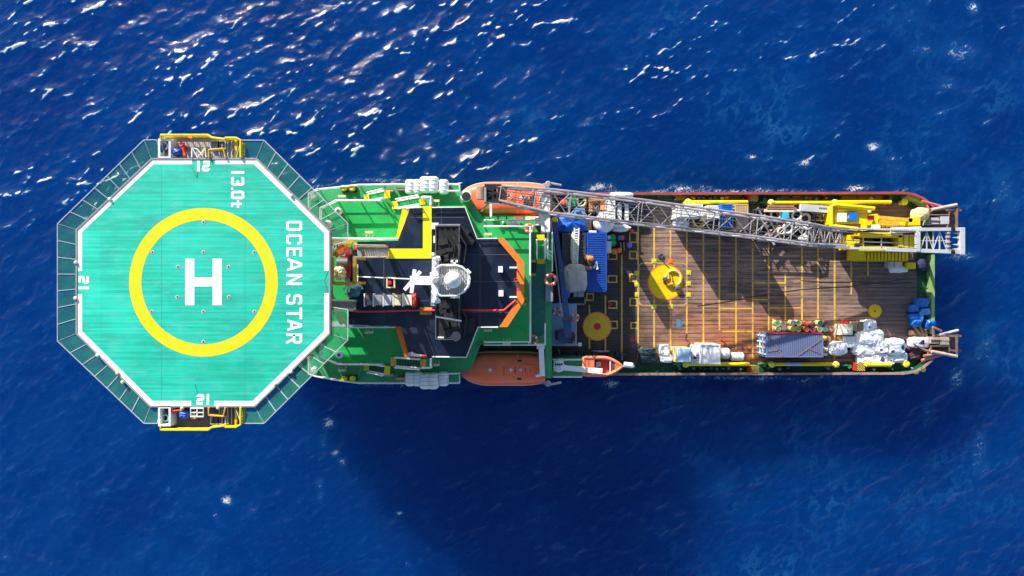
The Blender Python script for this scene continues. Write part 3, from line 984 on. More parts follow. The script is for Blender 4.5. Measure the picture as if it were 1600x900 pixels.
ventilator(531.5, 331, ZU, .36, capm=olive)
ventilator(516, 351.5, ZU, .4, capm=pinkred)
ventilator(533, 553, ZU, .36, capm=bright_blue)
ventilator(493, 310, ZF, .38)
ventilator(494, 577, ZF, .38)
m = MB(); m.cyl(P(728.5, 307, ZF), .55, .9, 20); rv = put(m, 'vent_trunk', white, ship)
m = MB(); m.cyl(P(728.5, 307, ZF + .9), .44, .05, 20); put(m, 'vent_opening', black, rv)
for cx, cy, z in ((546.5, 296.5, ZF), (547.5, 590.5, ZF)):
    m = MB()
    m.box(P(cx, cy, z) + Vector((0, 0, .1)), (1.5, .55, .2))
    bo = put(m, 'mooring_bollard', black, ship)
    for k in (-.42, .42):
        m = MB(); m.lathe(P(cx, cy, z) + Vector((k, .03, .2)), [(.2, 0), (.2, .55), (.29, .6), (.29, .75), (.2, .82)], 16); put(m, 'bollard_post', yellow, bo)
# pink/red hose boxes along the rail
for x, y in ((607, 297), (626, 295), (607, 586), (626, 592)):
    m = MB(); m.pbox(x - 7, y - 2, x + 7, y + 2, ZF, ZF + .9); put(m, 'hose_box', paint('pinkish_hose_box', (.6, .3, .22), .15, 2, .6), ship)

# fittings along the after ledge of the forecastle
m = MB(); m.lump(P(801, 349.5, ZF + .3), (1.0, .6, .6), 3, .6, .1); put(m, 'ledge_gear', white_cloth, ship)
for x, y in ((787, 348), (814, 349), (821, 353)):
    m = MB(); m.lathe(P(x, y, ZF), [(.16, 0), (.16, .3), (.05, .36)], 10); put(m, 'air_pipe_head', cream, ship)
m = MB(); m.pbox(845.5, 297, 859.5, 363, ZM, ZF + 1.2); m.pbox(836, 340, 846, 352, ZF, ZF + 1.1); put(m, 'davit_house', white, ship)
m = MB()
for k in range(7):
    m.pbox(753 + k * 13.2, 338.4, 764 + k * 13.2, 344, ZR, ZF - .35)
put(m, 'bay_locker', green_bright, ship)
m = MB(); m.pbox(821, 338, 841, 344.2, ZR, ZF - .2); put(m, 'bay_locker', cream, ship)
m = MB(); m.pbox(802, 338, 818, 344, ZR, ZF - .3); put(m, 'bay_locker', rust_pink, ship)
# navy mat and cream steps on the after walkway
m = MB(); m.pbox(830, 411, 838, 427, ZF + .01, ZF + .05); put(m, 'deck_mat', navy, ship)
for y in (408, 429, 466, 475.5):
    x = 832 if y < 450 else 818
    z = ZF if y < 450 else ZU
    m = MB(); m.pbox(x - 5, y - 2, x + 5, y + 2, z + .06, z + .3); put(m, 'deck_step', yellow_worn, ship)
m = MB(); m.pbox(852.5, 446, 864, 471, ZF - 1, ZF + .5); put(m, 'hatch_ramp', paint('bluish_grey_ramp', (.2, .25, .3), .15, 1.2, .5), ship)
m = MB(); m.sheet(PX([(839, 408), (852, 408), (852, 520), (832, 534), (830, 440)], ZF + .004)); put(m, 'walkway_tread', paint('teal_non_slip_coating', (.02, .15, .13), .25, 1.2, .6), ship)
# little loudspeaker masts at the roof edge
for x, y in ((806, 418), (806, 464)):
    m = MB(); m.tube([P(x, y, ZN), P(x, y, ZN + 1.1)], .07); m.box(P(x - 4, y, ZN + 1.1), (.7, .16, .16)); put(m, 'roof_lamp_post', white, ship)

# stowage on the foredeck landing behind the helideck
m = MB()
for seg in (((519, 378), (553, 378)), ((519, 402), (519, 442)), ((554.5, 401), (554.5, 442)), ((519, 443), (556, 443)), ((553, 378), (557, 384))):
    a, b = P(*seg[0], ZH - 3.0), P(*seg[1], ZH - 3.0)
    m.bar(a, b, .3, .3)
for x, y in ((519, 378), (554.5, 402), (554.5, 442), (519, 442)):
    a = P(x, y, ZH - 3.0)
    m.bar((a.x, a.y, ZU), a, .25)
put(m, 'helideck_access_frame', yellow_worn, ship)
m = MB()
for k in range(6):
    m.bar(P(516 + k * 4.5, 380.5, ZH - 2.6), P(516 + k * 4.5, 399, ZH - 2.6), .07)
for y in (380.5, 388, 399):
    m.bar(P(516, y, ZH - 2.6), P(539, y, ZH - 2.6), .1)
gp = put(m, 'access_grating_frame', cream, ship)
m = MB(); m.bar(P(537, 382, ZH - 2.5), P(523, 400, ZH - 2.5), .5, .1); put(m, 'gangway_plank', orange_band, gp)
m = MB(); m.bar(P(524, 486, ZH - 4), P(536, 506, ZH - 4), .5, .15); m.bar(P(525, 484, ZH - 4), P(544, 512, ZH - 3.6), .16, .16); put(m, 'diagonal_brace', orange_band, ship)
m = MB(); m.bar(P(519, 507, ZU + .8), P(575, 507, ZU + .8), .55, .2); put(m, 'pipe_trough', pale, ship)
m = MB(); m.pbox(553, 382, 575, 390, ZU, ZN + .3); put(m, 'fire_locker', red, ship)
m = MB(); m.bar(P(516, 448, ZH - 3), P(516, 482, ZH - 3), .45, .2); put(m, 'orange_walkway', rust_pink, ship)
m = MB()
m.tube([P(552, 432, ZN + .5), P(640, 436, ZN + 3)], .05); m.tube([P(559, 413, ZN + .9), P(559, 440, ZN + .9)], .04)
put(m, 'stay_wire', white, ship)

# ------------------------------------------------------------------ radar mast
ZP = 20.5
cm = P(704, 438, ZP)
mast = None
m = MB()
m.tube([P(690, 438, ZN), P(690, 438, ZP)], [.55, .35], 12)
m.bar(P(641, 438, ZP - .6), P(682, 438.5, ZP - .6), .75, .5)
for x in (646, 676):
    m.bar((P(x, 438, ZP).x, P(x, 438, ZP).y, ZN), P(x, 438, ZP - .6), .3)
mast = put(m, 'radar_mast', white_clean, ship)
m = MB()
for (a, b) in (((678.5, 397), (676, 478)), ((683, 405), (682, 468))):
    m.bar(P(*a, ZP + .2), P(*b, ZP + .2), .3, .3)
for y in (398, 404, 412, 460, 467, 471):
    m.lathe(P(679 + random.uniform(-2, 3), y, ZP + .3), [(.18, 0), (.18, .35), (.1, .5)], 10)
for y in (470, 404):
    m.lump(P(682, y, ZP + .4), (.7, .45, .5), int(y), .7, .1)
m.bar(P(672, 430, ZP + .2), P(684, 430, ZP + .2), .5, .2)
put(m, 'mast_yard', white_clean, mast)
m = MB()
a = [P(x, y, ZP) for x, y in ((682, 420), (690, 414.5), (712, 414), (722, 417), (731, 425), (734, 436), (732, 447), (725, 456), (714, 462), (690, 462), (683, 456))]
m.prism([v.to_2d() for v in a], ZP - .08, ZP)
pf = put(m, 'mast_platform', grating_white, mast)
m = MB()
m.ribbon([v.to_2d() for v in a], .16, ZP - .1, ZP + .12, True)
m.tube([v + Vector((0, 0, .9)) for v in a], .06, 6, True)
for v in a:
    m.bar(v, v + Vector((0, 0, .9)), .06)
m.bar(P(710, 406, ZP), P(710, 415, ZP), .2); m.box(P(710, 408, ZP), (.6, .2, .2))
m.bar(P(729, 421, ZP), P(735, 427, ZP), .25); m.box(P(711, 464, ZP), (.8, .2, .2))
put(m, 'platform_rail', white_clean, mast)
m = MB(); m.lathe(P(708.5, 437.5, ZP + .02), [(.55, 0), (.62, .1), (.72, .35), (.72, .7), (.62, 1.1), (.42, 1.35), (.15, 1.47), (.02, 1.5)], 28); put(m, 'radome', white_clean, mast)
m = MB(); m.lathe(P(682, 439, ZP + .3), [(.3, 0), (.3, .8), (.22, .9)], 16); m.ring(P(686, 439, ZP + .6), .45, .06, 20); put(m, 'satellite_drum', grey, mast)
for (a, b, zz) in (((648, 421), (643, 458), 1.3), ((657, 424), (632, 453), .9)):
    m = MB(); m.bar(P(*a, ZP + zz), P(*b, ZP + zz), .3, .16); put(m, 'radar_scanner', white_clean, mast)

# ------------------------------------------------------------------ HELIDECK
sH = (H - ZH) / F
oct_px = [(119.7, 359), (237, 248), (400.5, 248), (515, 360.5), (515, 521), (398, 635), (235, 635), (119.7, 521)]
octw = PX(oct_px, ZH)
m = MB()
m.prism([v.to_2d() for v in octw], ZH - .45, ZH)
heli = put(m, 'helideck', heli_mat, ship)
m = MB(); m.ribbon([v.to_2d() for v in octw], .12, ZH - .5, ZH + .05, True); put(m, 'deck_edge', grey, heli)


def line(mb, pts, w, z, closed=False):
    ow, iw = offset([v.to_2d() for v in pts], w / 2, closed), offset([v.to_2d() for v in pts], -w / 2, closed)
    n = len(ow)
    for i in range(n if closed else n - 1):
        j = (i + 1) % n
        mb.sheet([(ow[i].x, ow[i].y, z), (ow[j].x, ow[j].y, z), (iw[j].x, iw[j].y, z), (iw[i].x, iw[i].y, z)])


mark = paint('white_marking_paint', (.83, .83, .83), .05, .6, .55, (.5, .68, .62), .4)
inner = [v.to_3d() for v in offset([v.to_2d() for v in octw], .27, False)]
ip = [(124.3, 360.8), (238.8, 252.6), (398.6, 252.6), (510.5, 362.5), (510.5, 519), (396.4, 630.4), (236.9, 630.4), (124.3, 519)]
m = MB()
zz = ZH + .006
W = 8.2 * sH
line(m, PX([(124.3, 423.5), ip[0], ip[1], (300, 252.6)], ZH), W, zz)
put(m, 'perimeter_marking', mark, heli); m = MB()
line(m, PX([(336, 252.6), ip[2], ip[3], (510.5, 423)], ZH), W, zz)
put(m, 'perimeter_marking', mark, heli); m = MB()
line(m, PX([(510.5, 458), ip[4], ip[5], (335, 630.4)], ZH), W, zz)
put(m, 'perimeter_marking', mark, heli); m = MB()
line(m, PX([(299, 630.4), ip[6], ip[7], (124.3, 459.5)], ZH), W, zz)
put(m, 'perimeter_marking', mark, heli)
# landing circle
m = MB()
c = P(318, 441, ZH)
n = 96
ro, ri = 116.2 * sH, 97 * sH
for i in range(n):
    a0, a1 = 2 * math.pi * i / n, 2 * math.pi * (i + 1) / n
    m.sheet([(c.x + r * math.cos(a), c.y + r * math.sin(a), zz) for r, a in ((ri, a0), (ro, a0), (ro, a1), (ri, a1))])
put(m, 'landing_circle', paint('yellow_marking_paint', (.84, .66, .0), .07, .5, .5, (.6, .52, .1), .45), heli)

# block lettering: strokes on a unit cell
GL = {
    'H': [([(0, 0), (0, 1)], 0), ([(1, 0), (1, 1)], 0), ([(0, .5), (1, .5)], 0)],
    'O': [([(.0, .12), (.0, .88), (.12, 1), (.88, 1), (1, .88), (1, .12), (.88, 0), (.12, 0)], 1)],
    'C': [([(1, .74), (1, .88), (.88, 1), (.12, 1), (0, .88), (0, .12), (.12, 0), (.88, 0), (1, .12), (1, .26)], 0)],
    'E': [([(1, 1), (0, 1), (0, 0), (1, 0)], 0), ([(0, .5), (.85, .5)], 0)],
    'A': [([(0, -.02), (.42, 1), (.58, 1), (1, -.02)], 0), ([(.18, .3), (.82, .3)], 0)],
    'N': [([(0, 0), (0, 1)], 0), ([(1, 0), (1, 1)], 0), ([(0, 1), (1, 0)], 0)],
    'S': [([(1, .78), (1, .9), (.88, 1), (.12, 1), (0, .88), (0, .62), (.12, .52), (.88, .48), (1, .38), (1, .12), (.88, 0), (.12, 0), (0, .1), (0, .22)], 0)],
    'T': [([(0, 1), (1, 1)], 0), ([(.5, 1), (.5, 0)], 0)],
    'R': [([(0, 0), (0, 1), (.86, 1), (1, .88), (1, .6), (.86, .48), (0, .48)], 0), ([(.5, .48), (1, 0)], 0)],
    '2': [([(0, .8), (0, .9), (.14, 1), (.86, 1), (1, .88), (1, .62), (.86, .5), (.14, .5), (0, .38), (0, 0), (1, 0)], 0)],
    '1': [([(.5, 0), (.5, 1)], 0)],
    '3': [([(0, .84), (.1, 1), (.88, 1), (1, .88), (1, .62), (.88, .5), (1, .38), (1, .12), (.88, 0), (.1, 0), (0, .16)], 0), ([(.35, .5), (.88, .5)], 0)],
    '0': [([(.0, .14), (.0, .86), (.16, 1), (.84, 1), (1, .86), (1, .14), (.84, 0), (.16, 0)], 1)],
    '.': [([(0, 0), (1, 0)], 0)],
    't': [([(.35, 1.05), (.35, .0), (1, 0)], 0), ([(-.35, .64), (1.15, .64)], 0)],
}


def glyph(mb, ch, px0, py0, up, w, h, t):
    """px0,py0: lower-left corner of the letter as read; up: image direction of the letter's top; sizes in photo pixels"""
    ux, uy = up
    rx, ry = -uy, ux                     # reading direction in image space (y down)
    for k, (pl, closed) in enumerate(GL[ch]):
        pts = []
        for (a, b) in pl:
            x = t / 2 + a * (w - t) if w > t else w / 2
            y = t / 2 + b * (h - t) if h > t else h / 2
            if ch == '1':
                x, y = w / 2, b * h
            if ch in 'HNTER' and k == 0 and ch in 'HN':
                y = b * h
            if ch in 'HN' and k == 1:
                y = b * h
            if ch == 'N' and k == 2:
                y = b * h * .98 + h * .01
            pts.append(P(px0 + rx * x + ux * y, py0 + ry * x + uy * y, ZH))
        if ch == '.':
            a = P(px0 + ux * t / 2, py0 + uy * t / 2, ZH); b = P(px0 + rx * t + ux * t / 2, py0 + ry * t + uy * t / 2, ZH)
            pts = [a, b]
        if ch in 'ETR' and not closed:
            # square the free ends out to the edge of the cell
            for e, f in ((0, 1), (-1, -2)):
                d = (pts[e] - pts[f]).normalized()
                if not (ch == 'R' and k == 0 and e == -1) and not (ch in 'R' and k == 1 and e == 0) and not (ch in 'ET' and k == 1 and e == 0):
                    pts[e] = pts[e] + d * t / 2 * sH
        line(mb, pts, t * sH, zz + .0035 + .0015 * k, bool(closed))


m = MB(); glyph(m, 'H', 289.3, 477, (0, -1), 57.4, 73, 14.6); put(m, 'letter_marking', mark, heli)
for ch, y0, y1 in (('O', 345, 361), ('C', 366, 382), ('E', 386.5, 401), ('A', 403, 424), ('N', 428, 445.5), ('S', 460, 476), ('T', 480.5, 499), ('A', 499, 517.5), ('R', 521, 537)):
    m = MB(); glyph(m, ch, 447.3, y0, (1, 0), y1 - y0, 25, 4.1); put(m, 'letter_marking', mark, heli)
for ch, y0, y1, hh in (('1', 267, 272, 21), ('3', 276, 290.5, 21), ('.', 293.2, 297, 4), ('0', 298, 311.5, 21), ('t', 314, 325.5, 18)):
    m = MB(); glyph(m, ch, 361, y0, (1, 0), y1 - y0, hh, 4.2 if ch not in '.t' else 3.6); put(m, 'letter_marking', mark, heli)
for ch, x, y, up in (('2', 307, 632.5, (0, -1)), ('1', 322.5, 632.5, (0, -1)), ('2', 328, 251, (0, 1)), ('1', 312.5, 251, (0, 1)), ('2', 122.5, 431, (1, 0)), ('1', 122.5, 447.5, (1, 0))):
    m = MB(); glyph(m, ch, x, y, up, 12.5 if ch == '2' else 5, 17, 4.3); put(m, 'letter_marking', mark, heli)
# green ground of the number gaps, panel seams
m = MB()
for x in (252.3, 383):
    line(m, PX([(x, 257), (x, 626)], ZH), .035, ZH + .003)
put(m, 'panel_seam', paint('grey_green_seam', (.02, .33, .26), .2, 2, .6), heli)
# thin dark lines at the gaps
m = MB()
for pl in ([(300, 262), (308, 278), (309, 258)], [(308, 278), (309.5, 270)], [(513, 424), (507.5, 438), (512, 456)], [(305, 600), (309, 616), (306, 616)]):
    line(m, PX(pl, ZH), .05, ZH + .0045)
put(m, 'dark_line', paint('dark_teal_line_paint', (.01, .16, .13), .2, 2, .6), heli)
# flush deck lights
m0 = MB()
pos = [(317.7, 347), (238, 394), (317.7, 394), (397.5, 394), (278, 417), (357, 417), (277, 464), (357.6, 464), (237, 487), (317.7, 487), (397.5, 487), (317.7, 534)]
for x, y in pos:
    m = MB(); m.lathe(P(x, y, ZH), [(.17, 0), (.17, .012), (.14, .016)], 16); l = put(m, 'deck_light', paint('dull_grey_ring', (.42, .46, .43), .15, 3, .5), heli)
    # (dark centre: a sunken glass)
m = MB()
for x, y in pos:
    m.lathe(P(x, y, ZH + .017), [(.075, 0), (.07, .01)], 12)
put(m, 'light_lens', maroon, heli)
# perimeter lamps
for x, y in ((172, 311), (119, 410), (118.5, 466), (153, 555), (184, 583), (192, 597), (456, 306), (455, 581), (430, 600), (285, 637.5), (341, 637)):
    m = MB(); m.lathe(P(x, y, ZH), [(.12, -.2), (.14, .03), (.14, .1), (.08, .18)], 12); put(m, 'perimeter_lamp', cream if x > 180 else white, heli)

# safety net: eight sloping panels with their outriggers
net_o = [(90, 349.5), (225, 218.5), (412.5, 219), (543.5, 349), (543.5, 531), (412.5, 661.5), (225, 661.5), (90, 533)]
gaps = [[(0, 1)], [(0, .105), (.808, 1)], [(0, 1)], [(0, .15), (.74, 1)], [(0, 1)], [(0, .19), (.89, 1)], [(0, 1)], [(0, 1)]]
zi, zo = ZH - .2, ZH + .02
for i in range(8):
    j = (i + 1) % 8
    A, B = P(*oct_px[i], zi), P(*oct_px[j], zi)
    Co, D = P(*net_o[i], zo), P(*net_o[j], zo)
    for (t0, t1) in gaps[i]:
        mn, mf = MB(), MB()
        a, b, cc, d = A.lerp(B, t0), A.lerp(B, t1), Co.lerp(D, t0), Co.lerp(D, t1)
        mn.sheet([a, b, d, cc])
        k = max(1, int((d - cc).length / 1.35))
        for s in range(k + 1):
            mf.bar(a.lerp(b, s / k), cc.lerp(d, s / k), .06, .06)
        mf.bar(cc, d, .06, .06)
        mf.bar(a + Vector((0, 0, -.05)), b + Vector((0, 0, -.05)), .05, .05)
        put(mn, 'safety_net', netting, heli)
        put(mf, 'net_outrigger', pale, heli)

# access platforms on both sides of the helideck
for side in (1, -1):
    def Y(y):
        return y if side == 1 else 882.5 - y
    zp = ZH - .75
    m = MB(); m.prism([v.to_2d() for v in PX([(247, Y(249)), (247, Y(217)), (270, Y(213)), (325, Y(213)), (350, Y(218)), (376, Y(218)), (376, Y(249))][::side], zp)], zp - .06, zp)
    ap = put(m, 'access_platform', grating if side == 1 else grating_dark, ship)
    m = MB()
    top = PX([(251, Y(217)), (251, Y(211)), (325, Y(211)), (331, Y(215)), (351, Y(217.5)), (352, Y(215.5)), (369, Y(215.5)), (376, Y(219)), (376, Y(246))], zp + .9)
    m.tube(top, .10); m.tube([v - Vector((0, 0, .45)) for v in top], .08); m.ribbon([v.to_2d() for v in top], .05, zp - .02, zp + .16)
    for v in top:
        m.bar((v.x, v.y, zp), v, .09)
    for k in range(8):
        v = top[1].lerp(top[2], k / 8); m.bar((v.x, v.y, zp), v, .07)
    for k in range(5):
        v = top[7].lerp(top[8], k / 5); m.bar((v.x, v.y, zp), v, .09)
    m.bar(P(369, Y(217), zp + .2), P(369, Y(247), zp + .2), .18)
    put(m, 'platform_railing', yellow, ap)
    m = MB()
    fr = [P(x, Y(y), zp + .8).to_2d() for x, y in ((248.5, 218), (265, 218), (265, 246), (248.5, 246))]
    m.ribbon(fr, .16, zp, zp + .8, True); m.pbox(266, min(Y(218), Y(246)), 270.5, max(Y(218), Y(246)), zp, zp + .6)
    put(m, 'equipment_frame', white, ap)
    m = MB()
    for (x0, x1) in ((329, 341), (341, 352)):
        q = [P(x, Y(y), zp + .25).to_2d() for x, y in ((x0, 220), (x1, 220), (x1, 232), (x0, 232))]
        m.ribbon(q, .07, zp, zp + .25, True)
    for x in (343, 347, 356, 362):
        m.bar(P(x, Y(220), zp + .1), P(x, Y(246), zp + .1), .07)
    put(m, 'ladder_hatch', pale, ap)
    m = MB()
    m.tube(PX([(326, Y(246)), (326, Y(234)), (349, Y(232)), (352, Y(246))], zp + .9), .08)
    m.tube(PX([(326, Y(246)), (326, Y(236)), (349, Y(234))], zp + .4), .06)
    put(m, 'hatch_guard', yellow_worn, ap)
    m = MB()
    if side == 1:
        m.tube(PX([(300, 246), (300, 231), (308, 233), (316, 243), (321, 231), (322, 246)], zp + .8), .07); m.tube(PX([(300, 231), (309, 246), (321, 231)], zp + .8), .06)
    else:
        q = PX([(298, 638), (318, 638), (318, 651), (298, 651)], zp + .8)
        m.tube(q, .07, 6, True); m.bar(q[0].lerp(q[1], .5), q[2].lerp(q[3], .5), .08); m.bar(q[1].lerp(q[2], .5), q[3].lerp(q[0], .5), .08)
    put(m, 'gate_frame', white, ap)

# helideck supports
m = MB()
for x, y in ((220, 350), (220, 532), (420, 340), (420, 542), (330, 441)):
    a = P(x, y, ZH - .45); b = P(440 + (x - 320) * .3, 441 + (y - 441) * .45, ZF)
    m.tube([b, a], .3, 10)
for y in (350, 532):
    m.bar(P(200, y, ZH - .8), P(510, y, ZH - .8), .4, .7)
for x in (220, 320, 430):
    m.bar(P(x, 290, ZH - .8), P(x, 592, ZH - .8), .4, .7)
put(m, 'support_column', pale, ship)

# ------------------------------------------------------------------ AFT: working deck, bulwarks
def pl(pts, z):
    return [v.to_2d() for v in PX(pts, z)]


m = MB(); m.sheet(PX([(862, 306), (1412, 304.5), (1427, 307.5), (1440, 313), (1452, 323), (1459, 331), (1459, 551), (1453, 560), (1440, 571.5), (1428, 577.5), (1412, 580.5), (862, 582)], ZM)); put(m, 'margin_deck', green_dark, ship)
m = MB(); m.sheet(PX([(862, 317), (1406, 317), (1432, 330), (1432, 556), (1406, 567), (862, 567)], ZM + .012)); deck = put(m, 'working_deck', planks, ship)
for k, (x0, x1) in enumerate(((1056, 1098), (1122, 1170), (1214, 1278), (1316, 1380))):
    m = MB(); m.sheet(PX([(x0, 304.8), (x1, 304.6), (x1 - 3, 313), (x0 - 3, 313)], ZM + .006)); put(m, 'sunlit_patch', paint('sunlit_ochre', (.34, .2, .03), .3, .5, .6, (.15, .07, .03), .5), ship)  # ochre sheets paint sunlit stretches onto the shaded strip

bul = pl(ATOP, ZB)
m = MB(); m.ribbon(bul, .2, ZM - .6, ZB)
bw = put(m, 'bulwark', olive, ship)
m = MB(); m.ribbon(bul, .26, ZB + .003, ZB + .12); put(m, 'rail_cap', paint('bright_red_rail_paint', (.3, .045, .045), .35, .8, .6, (.2, .12, .10), .85), bw)
bul2 = pl(ABOT, ZB)
m = MB(); m.ribbon(bul2, .2, ZM - .6, ZB)
bw2 = put(m, 'bulwark', green_dark, ship)
m = MB(); m.ribbon(bul2, .24, ZB + .003, ZB + .12); put(m, 'rail_cap', paint('chalky_pink_rail_paint', (.36, .22, .18), .3, .6, .6, (.14, .06, .05), .7), bw2)
m = MB(); m.ribbon(pl([(1458, 398), (1458, 522)], ZM + .9), .35, ZM - .5, ZM + .9)
sb = put(m, 'stern_bulwark', paint('lime_green_stern_paint', (.25, .4, .12), .2, 1, .55, (.2, .2, .05), .5), ship)
for i, (y0) in enumerate(range(398, 520, 13)):
    m = MB(); m.bar(P(1457, y0, ZM + .7), P(1449, y0, ZM + .02), .08, .3)
    put(m, 'bulwark_stay', green_dark, sb)
# yellow-green corner plates
m = MB(); m.ribbon(pl([(1418, 303.5), (1430, 307.5), (1441, 313), (1450, 320)], ZB - .2), .5, ZM, ZB - .2); put(m, 'corner_plate', paint('yellow_green_corner_paint', (.3, .42, .1), .3, 1.2, .55, (.5, .1, .05), .6), ship)
# bulwark stays and fittings
for (y, yb, par, mt) in ((303.2, 312.5, bw, olive), (583.5, 575, bw2, green_dark)):
    for x in range(1000, 1410, 26):
        m = MB(); m.bar(P(x, y, ZB - .15), P(x + 2, (y * .4 + yb * .6), ZM + .05), .07, .3)
        put(m, 'bulwark_stay', mt, par)
rng = random.Random(3)
for x in [1053, 1081, 1089, 1097, 1108, 1115, 1126, 1133, 1158, 1192, 1213, 1219, 1256, 1262, 1272, 1287, 1312, 1357, 1386]:
    m = MB(); r = rng.uniform(.12, .24)
    m.lathe(P(x, 311.5 + rng.uniform(-1.5, 1), ZM + .01), [(r * .6, 0), (r * .6, .45), (r, .5), (r, .62), (r * .5, .72)], 12)
    put(m, 'air_pipe_head', rng.choice([cream, barrel_green, rust_pink, drum_teal, yellow_worn]), ship)
for x in [1060, 1082, 1092, 1100, 1109, 1118, 1127, 1136, 1155, 1198, 1215, 1228, 1290, 1361, 1389, 1420]:
    m = MB(); r = rng.uniform(.1, .2)
    m.lathe(P(x, 575 + rng.uniform(-1, 1), ZM + .01), [(r * .6, 0), (r * .6, .45), (r, .5), (r, .62), (r * .5, .72)], 12)
    put(m, 'air_pipe_head', rng.choice([drum_teal, barrel_green, grey, drum_teal]), ship)


# inner cargo rails: yellow pipes on posts
def cargo(x0, x1, y, z=ZM + 1.35, r=.21, ball=None, mt=yellow):
    m = MB()
    m.tube([P(x0, y, z), P(x1, y, z)], r, 10)
    m.tube([P(x0, y, z - .55), P(x1, y, z - .55)], r * .6, 8)
    n = max(2, int((x1 - x0) / 20))
    for i in range(n + 1):
        a = P(x0 + (x1 - x0) * i / n, y, z)
        m.bar((a.x, a.y, ZM), a, .2)
    o = put(m, 'cargo_rail', mt, ship)
    for bx in ball or ():
        m = MB(); m.lathe(P(bx, y, z - .3), [(.05, -.05), (.28, .05), (.36, .3), (.3, .55), (.08, .66)], 16); put(m, 'rail_end_cap', paint('lemon_end_cap_paint', (.72, .68, .08), .1, 2, .45), o)


cargo(1070, 1168, 316, ball=(1074,))
cargo(1203, 1300, 317, ball=(1203, 1302))
cargo(1300, 1392, 316)
cargo(1072, 1170, 569, ball=(1070,))
cargo(1206, 1226, 569, ball=(1204,)); cargo(1226, 1252, 569, mt=pale); cargo(1252, 1300, 569, ball=(1304,))
cargo(1353, 1392, 570)
for x, y, r in ((1406, 317, .36), (1409, 567.5, .36), (1424, 579, .3), (1434.5, 575.5, .3)):
    m = MB(); m.lathe(P(x, y, ZM + .01), [(r * .7, 0), (r * .7, .7), (r, .78), (r, .95), (r * .6, 1.02)], 20); put(m, 'capstan_bollard', paint('bright_bollard_yellow', (.85, .76, .02), .06, 2, .45), ship)
for x, y in ((1175.5, 309.5), (1177, 577), (1341, 572.5)):
    m = MB(); c = P(x, y, ZM + .6); m.box(c, (.85, .85, 1.2)); put(m, 'hazard_post', hazard, ship)
    m = MB(); m.box(P(x - 8, y, ZM + .6), (.18, .8, 1.2)); put(m, 'red_plate', red, ship)
for x, y in ((1192, 317), (1190, 569), (1058, 569), (1322, 571), (1383, 571)):
    m = MB()
    m.tube([P(x - 6, y, ZM + .6), P(x, y - .5, ZM + .8), P(x + 7, y, ZM + .6)], .1); m.lathe(P(x, y, ZM), [(.18, 0), (.18, .6), (.25, .65), (.25, .75)], 12)
    put(m, 'fairlead_roller', barrel_green, ship)

# painted lines on the working deck
def dline(mb, x0, y0, x1, y1, w=.17, z=ZM + .018):
    line(mb, PX([(x0, y0), (x1, y1)], ZM), w, z)


yline = paint('worn_yellow_line_paint', (.74, .44, .05), .2, .5, .6, (.22, .13, .08), .9)
m = MB()
vert = [(921, 476, 545), (946, 462, 548), (971.6, 398, 562), (997, 352, 560), (1022, 340, 553), (1047.6, 345, 565), (1073, 350, 521), (1099, 352, 535), (1124, 355, 516), (1150, 358, 545),
        (1176, 345, 560), (1201, 370, 516), (1227, 416, 500), (1253, 385, 500), (1278, 385, 498), (1304, 385, 562), (1330, 388, 460), (1356, 395, 430)]
for x, y0, y1 in vert:
    dline(m, x, y0, x, y1, .17 if x not in (1253, 1304) else .2)
for x0, x1, y in ((1124, 1176, 482), (1176, 1227, 442), (1176, 1201, 468), (1201, 1253, 481), (1129, 1176, 518)):
    dline(m, x0, y, x1, y, .16, ZM + .0215)
dline(m, 1208, 498, 1208, 517, .2); dline(m, 1380, 533, 1400, 533, .12)
put(m, 'yellow_line_marking', yline, deck)
m = MB()
for x in (1356, 1382):
    dline(m, x, 400 if x > 1360 else 440, x, 500, .06)
put(m, 'deck_seam', dark_grey, deck)
# rounded square round the forward target
m = MB()
q = []
for cx, cy, a0 in ((1066, 418, 0), (1005, 418, 90), (1005, 470, 180), (1066, 470, 270)):
    for k in range(5):
        a = math.radians(a0 + k * 22.5)
        q.append((cx + 7 * math.cos(a), cy - 7 * math.sin(a)))
line(m, PX(q, ZM), .16, ZM + .025, True)
put(m, 'square_marking', paint('faded_ochre_line_paint', (.5, .33, .12), .25, 2.5, .6, (.2, .13, .09), .8), deck)
# lashing-point frames: small painted squares
for x, y, w, h in ((989.5, 371, 11, 15), (989.5, 398.5, 11, 11), (957, 400, 13, 10), (989.5, 434, 11, 11), (957, 436, 13, 10), (990, 472, 11, 11), (957.5, 476, 12, 11), (991, 508.5, 10, 9), (959, 507.5, 11, 11), (922, 464, 10, 10)):
    m = MB()
    line(m, PX([(x - w / 2, y - h / 2), (x + w / 2, y - h / 2), (x + w / 2, y + h / 2), (x - w / 2, y + h / 2)], ZM), .15, ZM + .029, True)
    put(m, 'lashing_frame', yline, deck)
lp = paint('yellow_lashing_plate', (.75, .6, .03), .1, 2, .5, (.4, .3, .05), .4)
for x, y in ((1022, 408), (995, 427), (995, 444), (995, 460), (1076, 426), (1076, 443), (1076, 460.6), (1022, 479), (1048, 479), (1048, 408)):
    m = MB(); c = P(x, y, ZM + .06)
    c.z = ZM + .04; m.box(c, (.52, .52, .03)); m.lathe(c + Vector((0, 0, .014)), [(.2, 0), (.2, .02), (.12, .03)], 12)
    put(m, 'lashing_plate', lp if (x, y) != (1048, 408) else orange_band, ship)
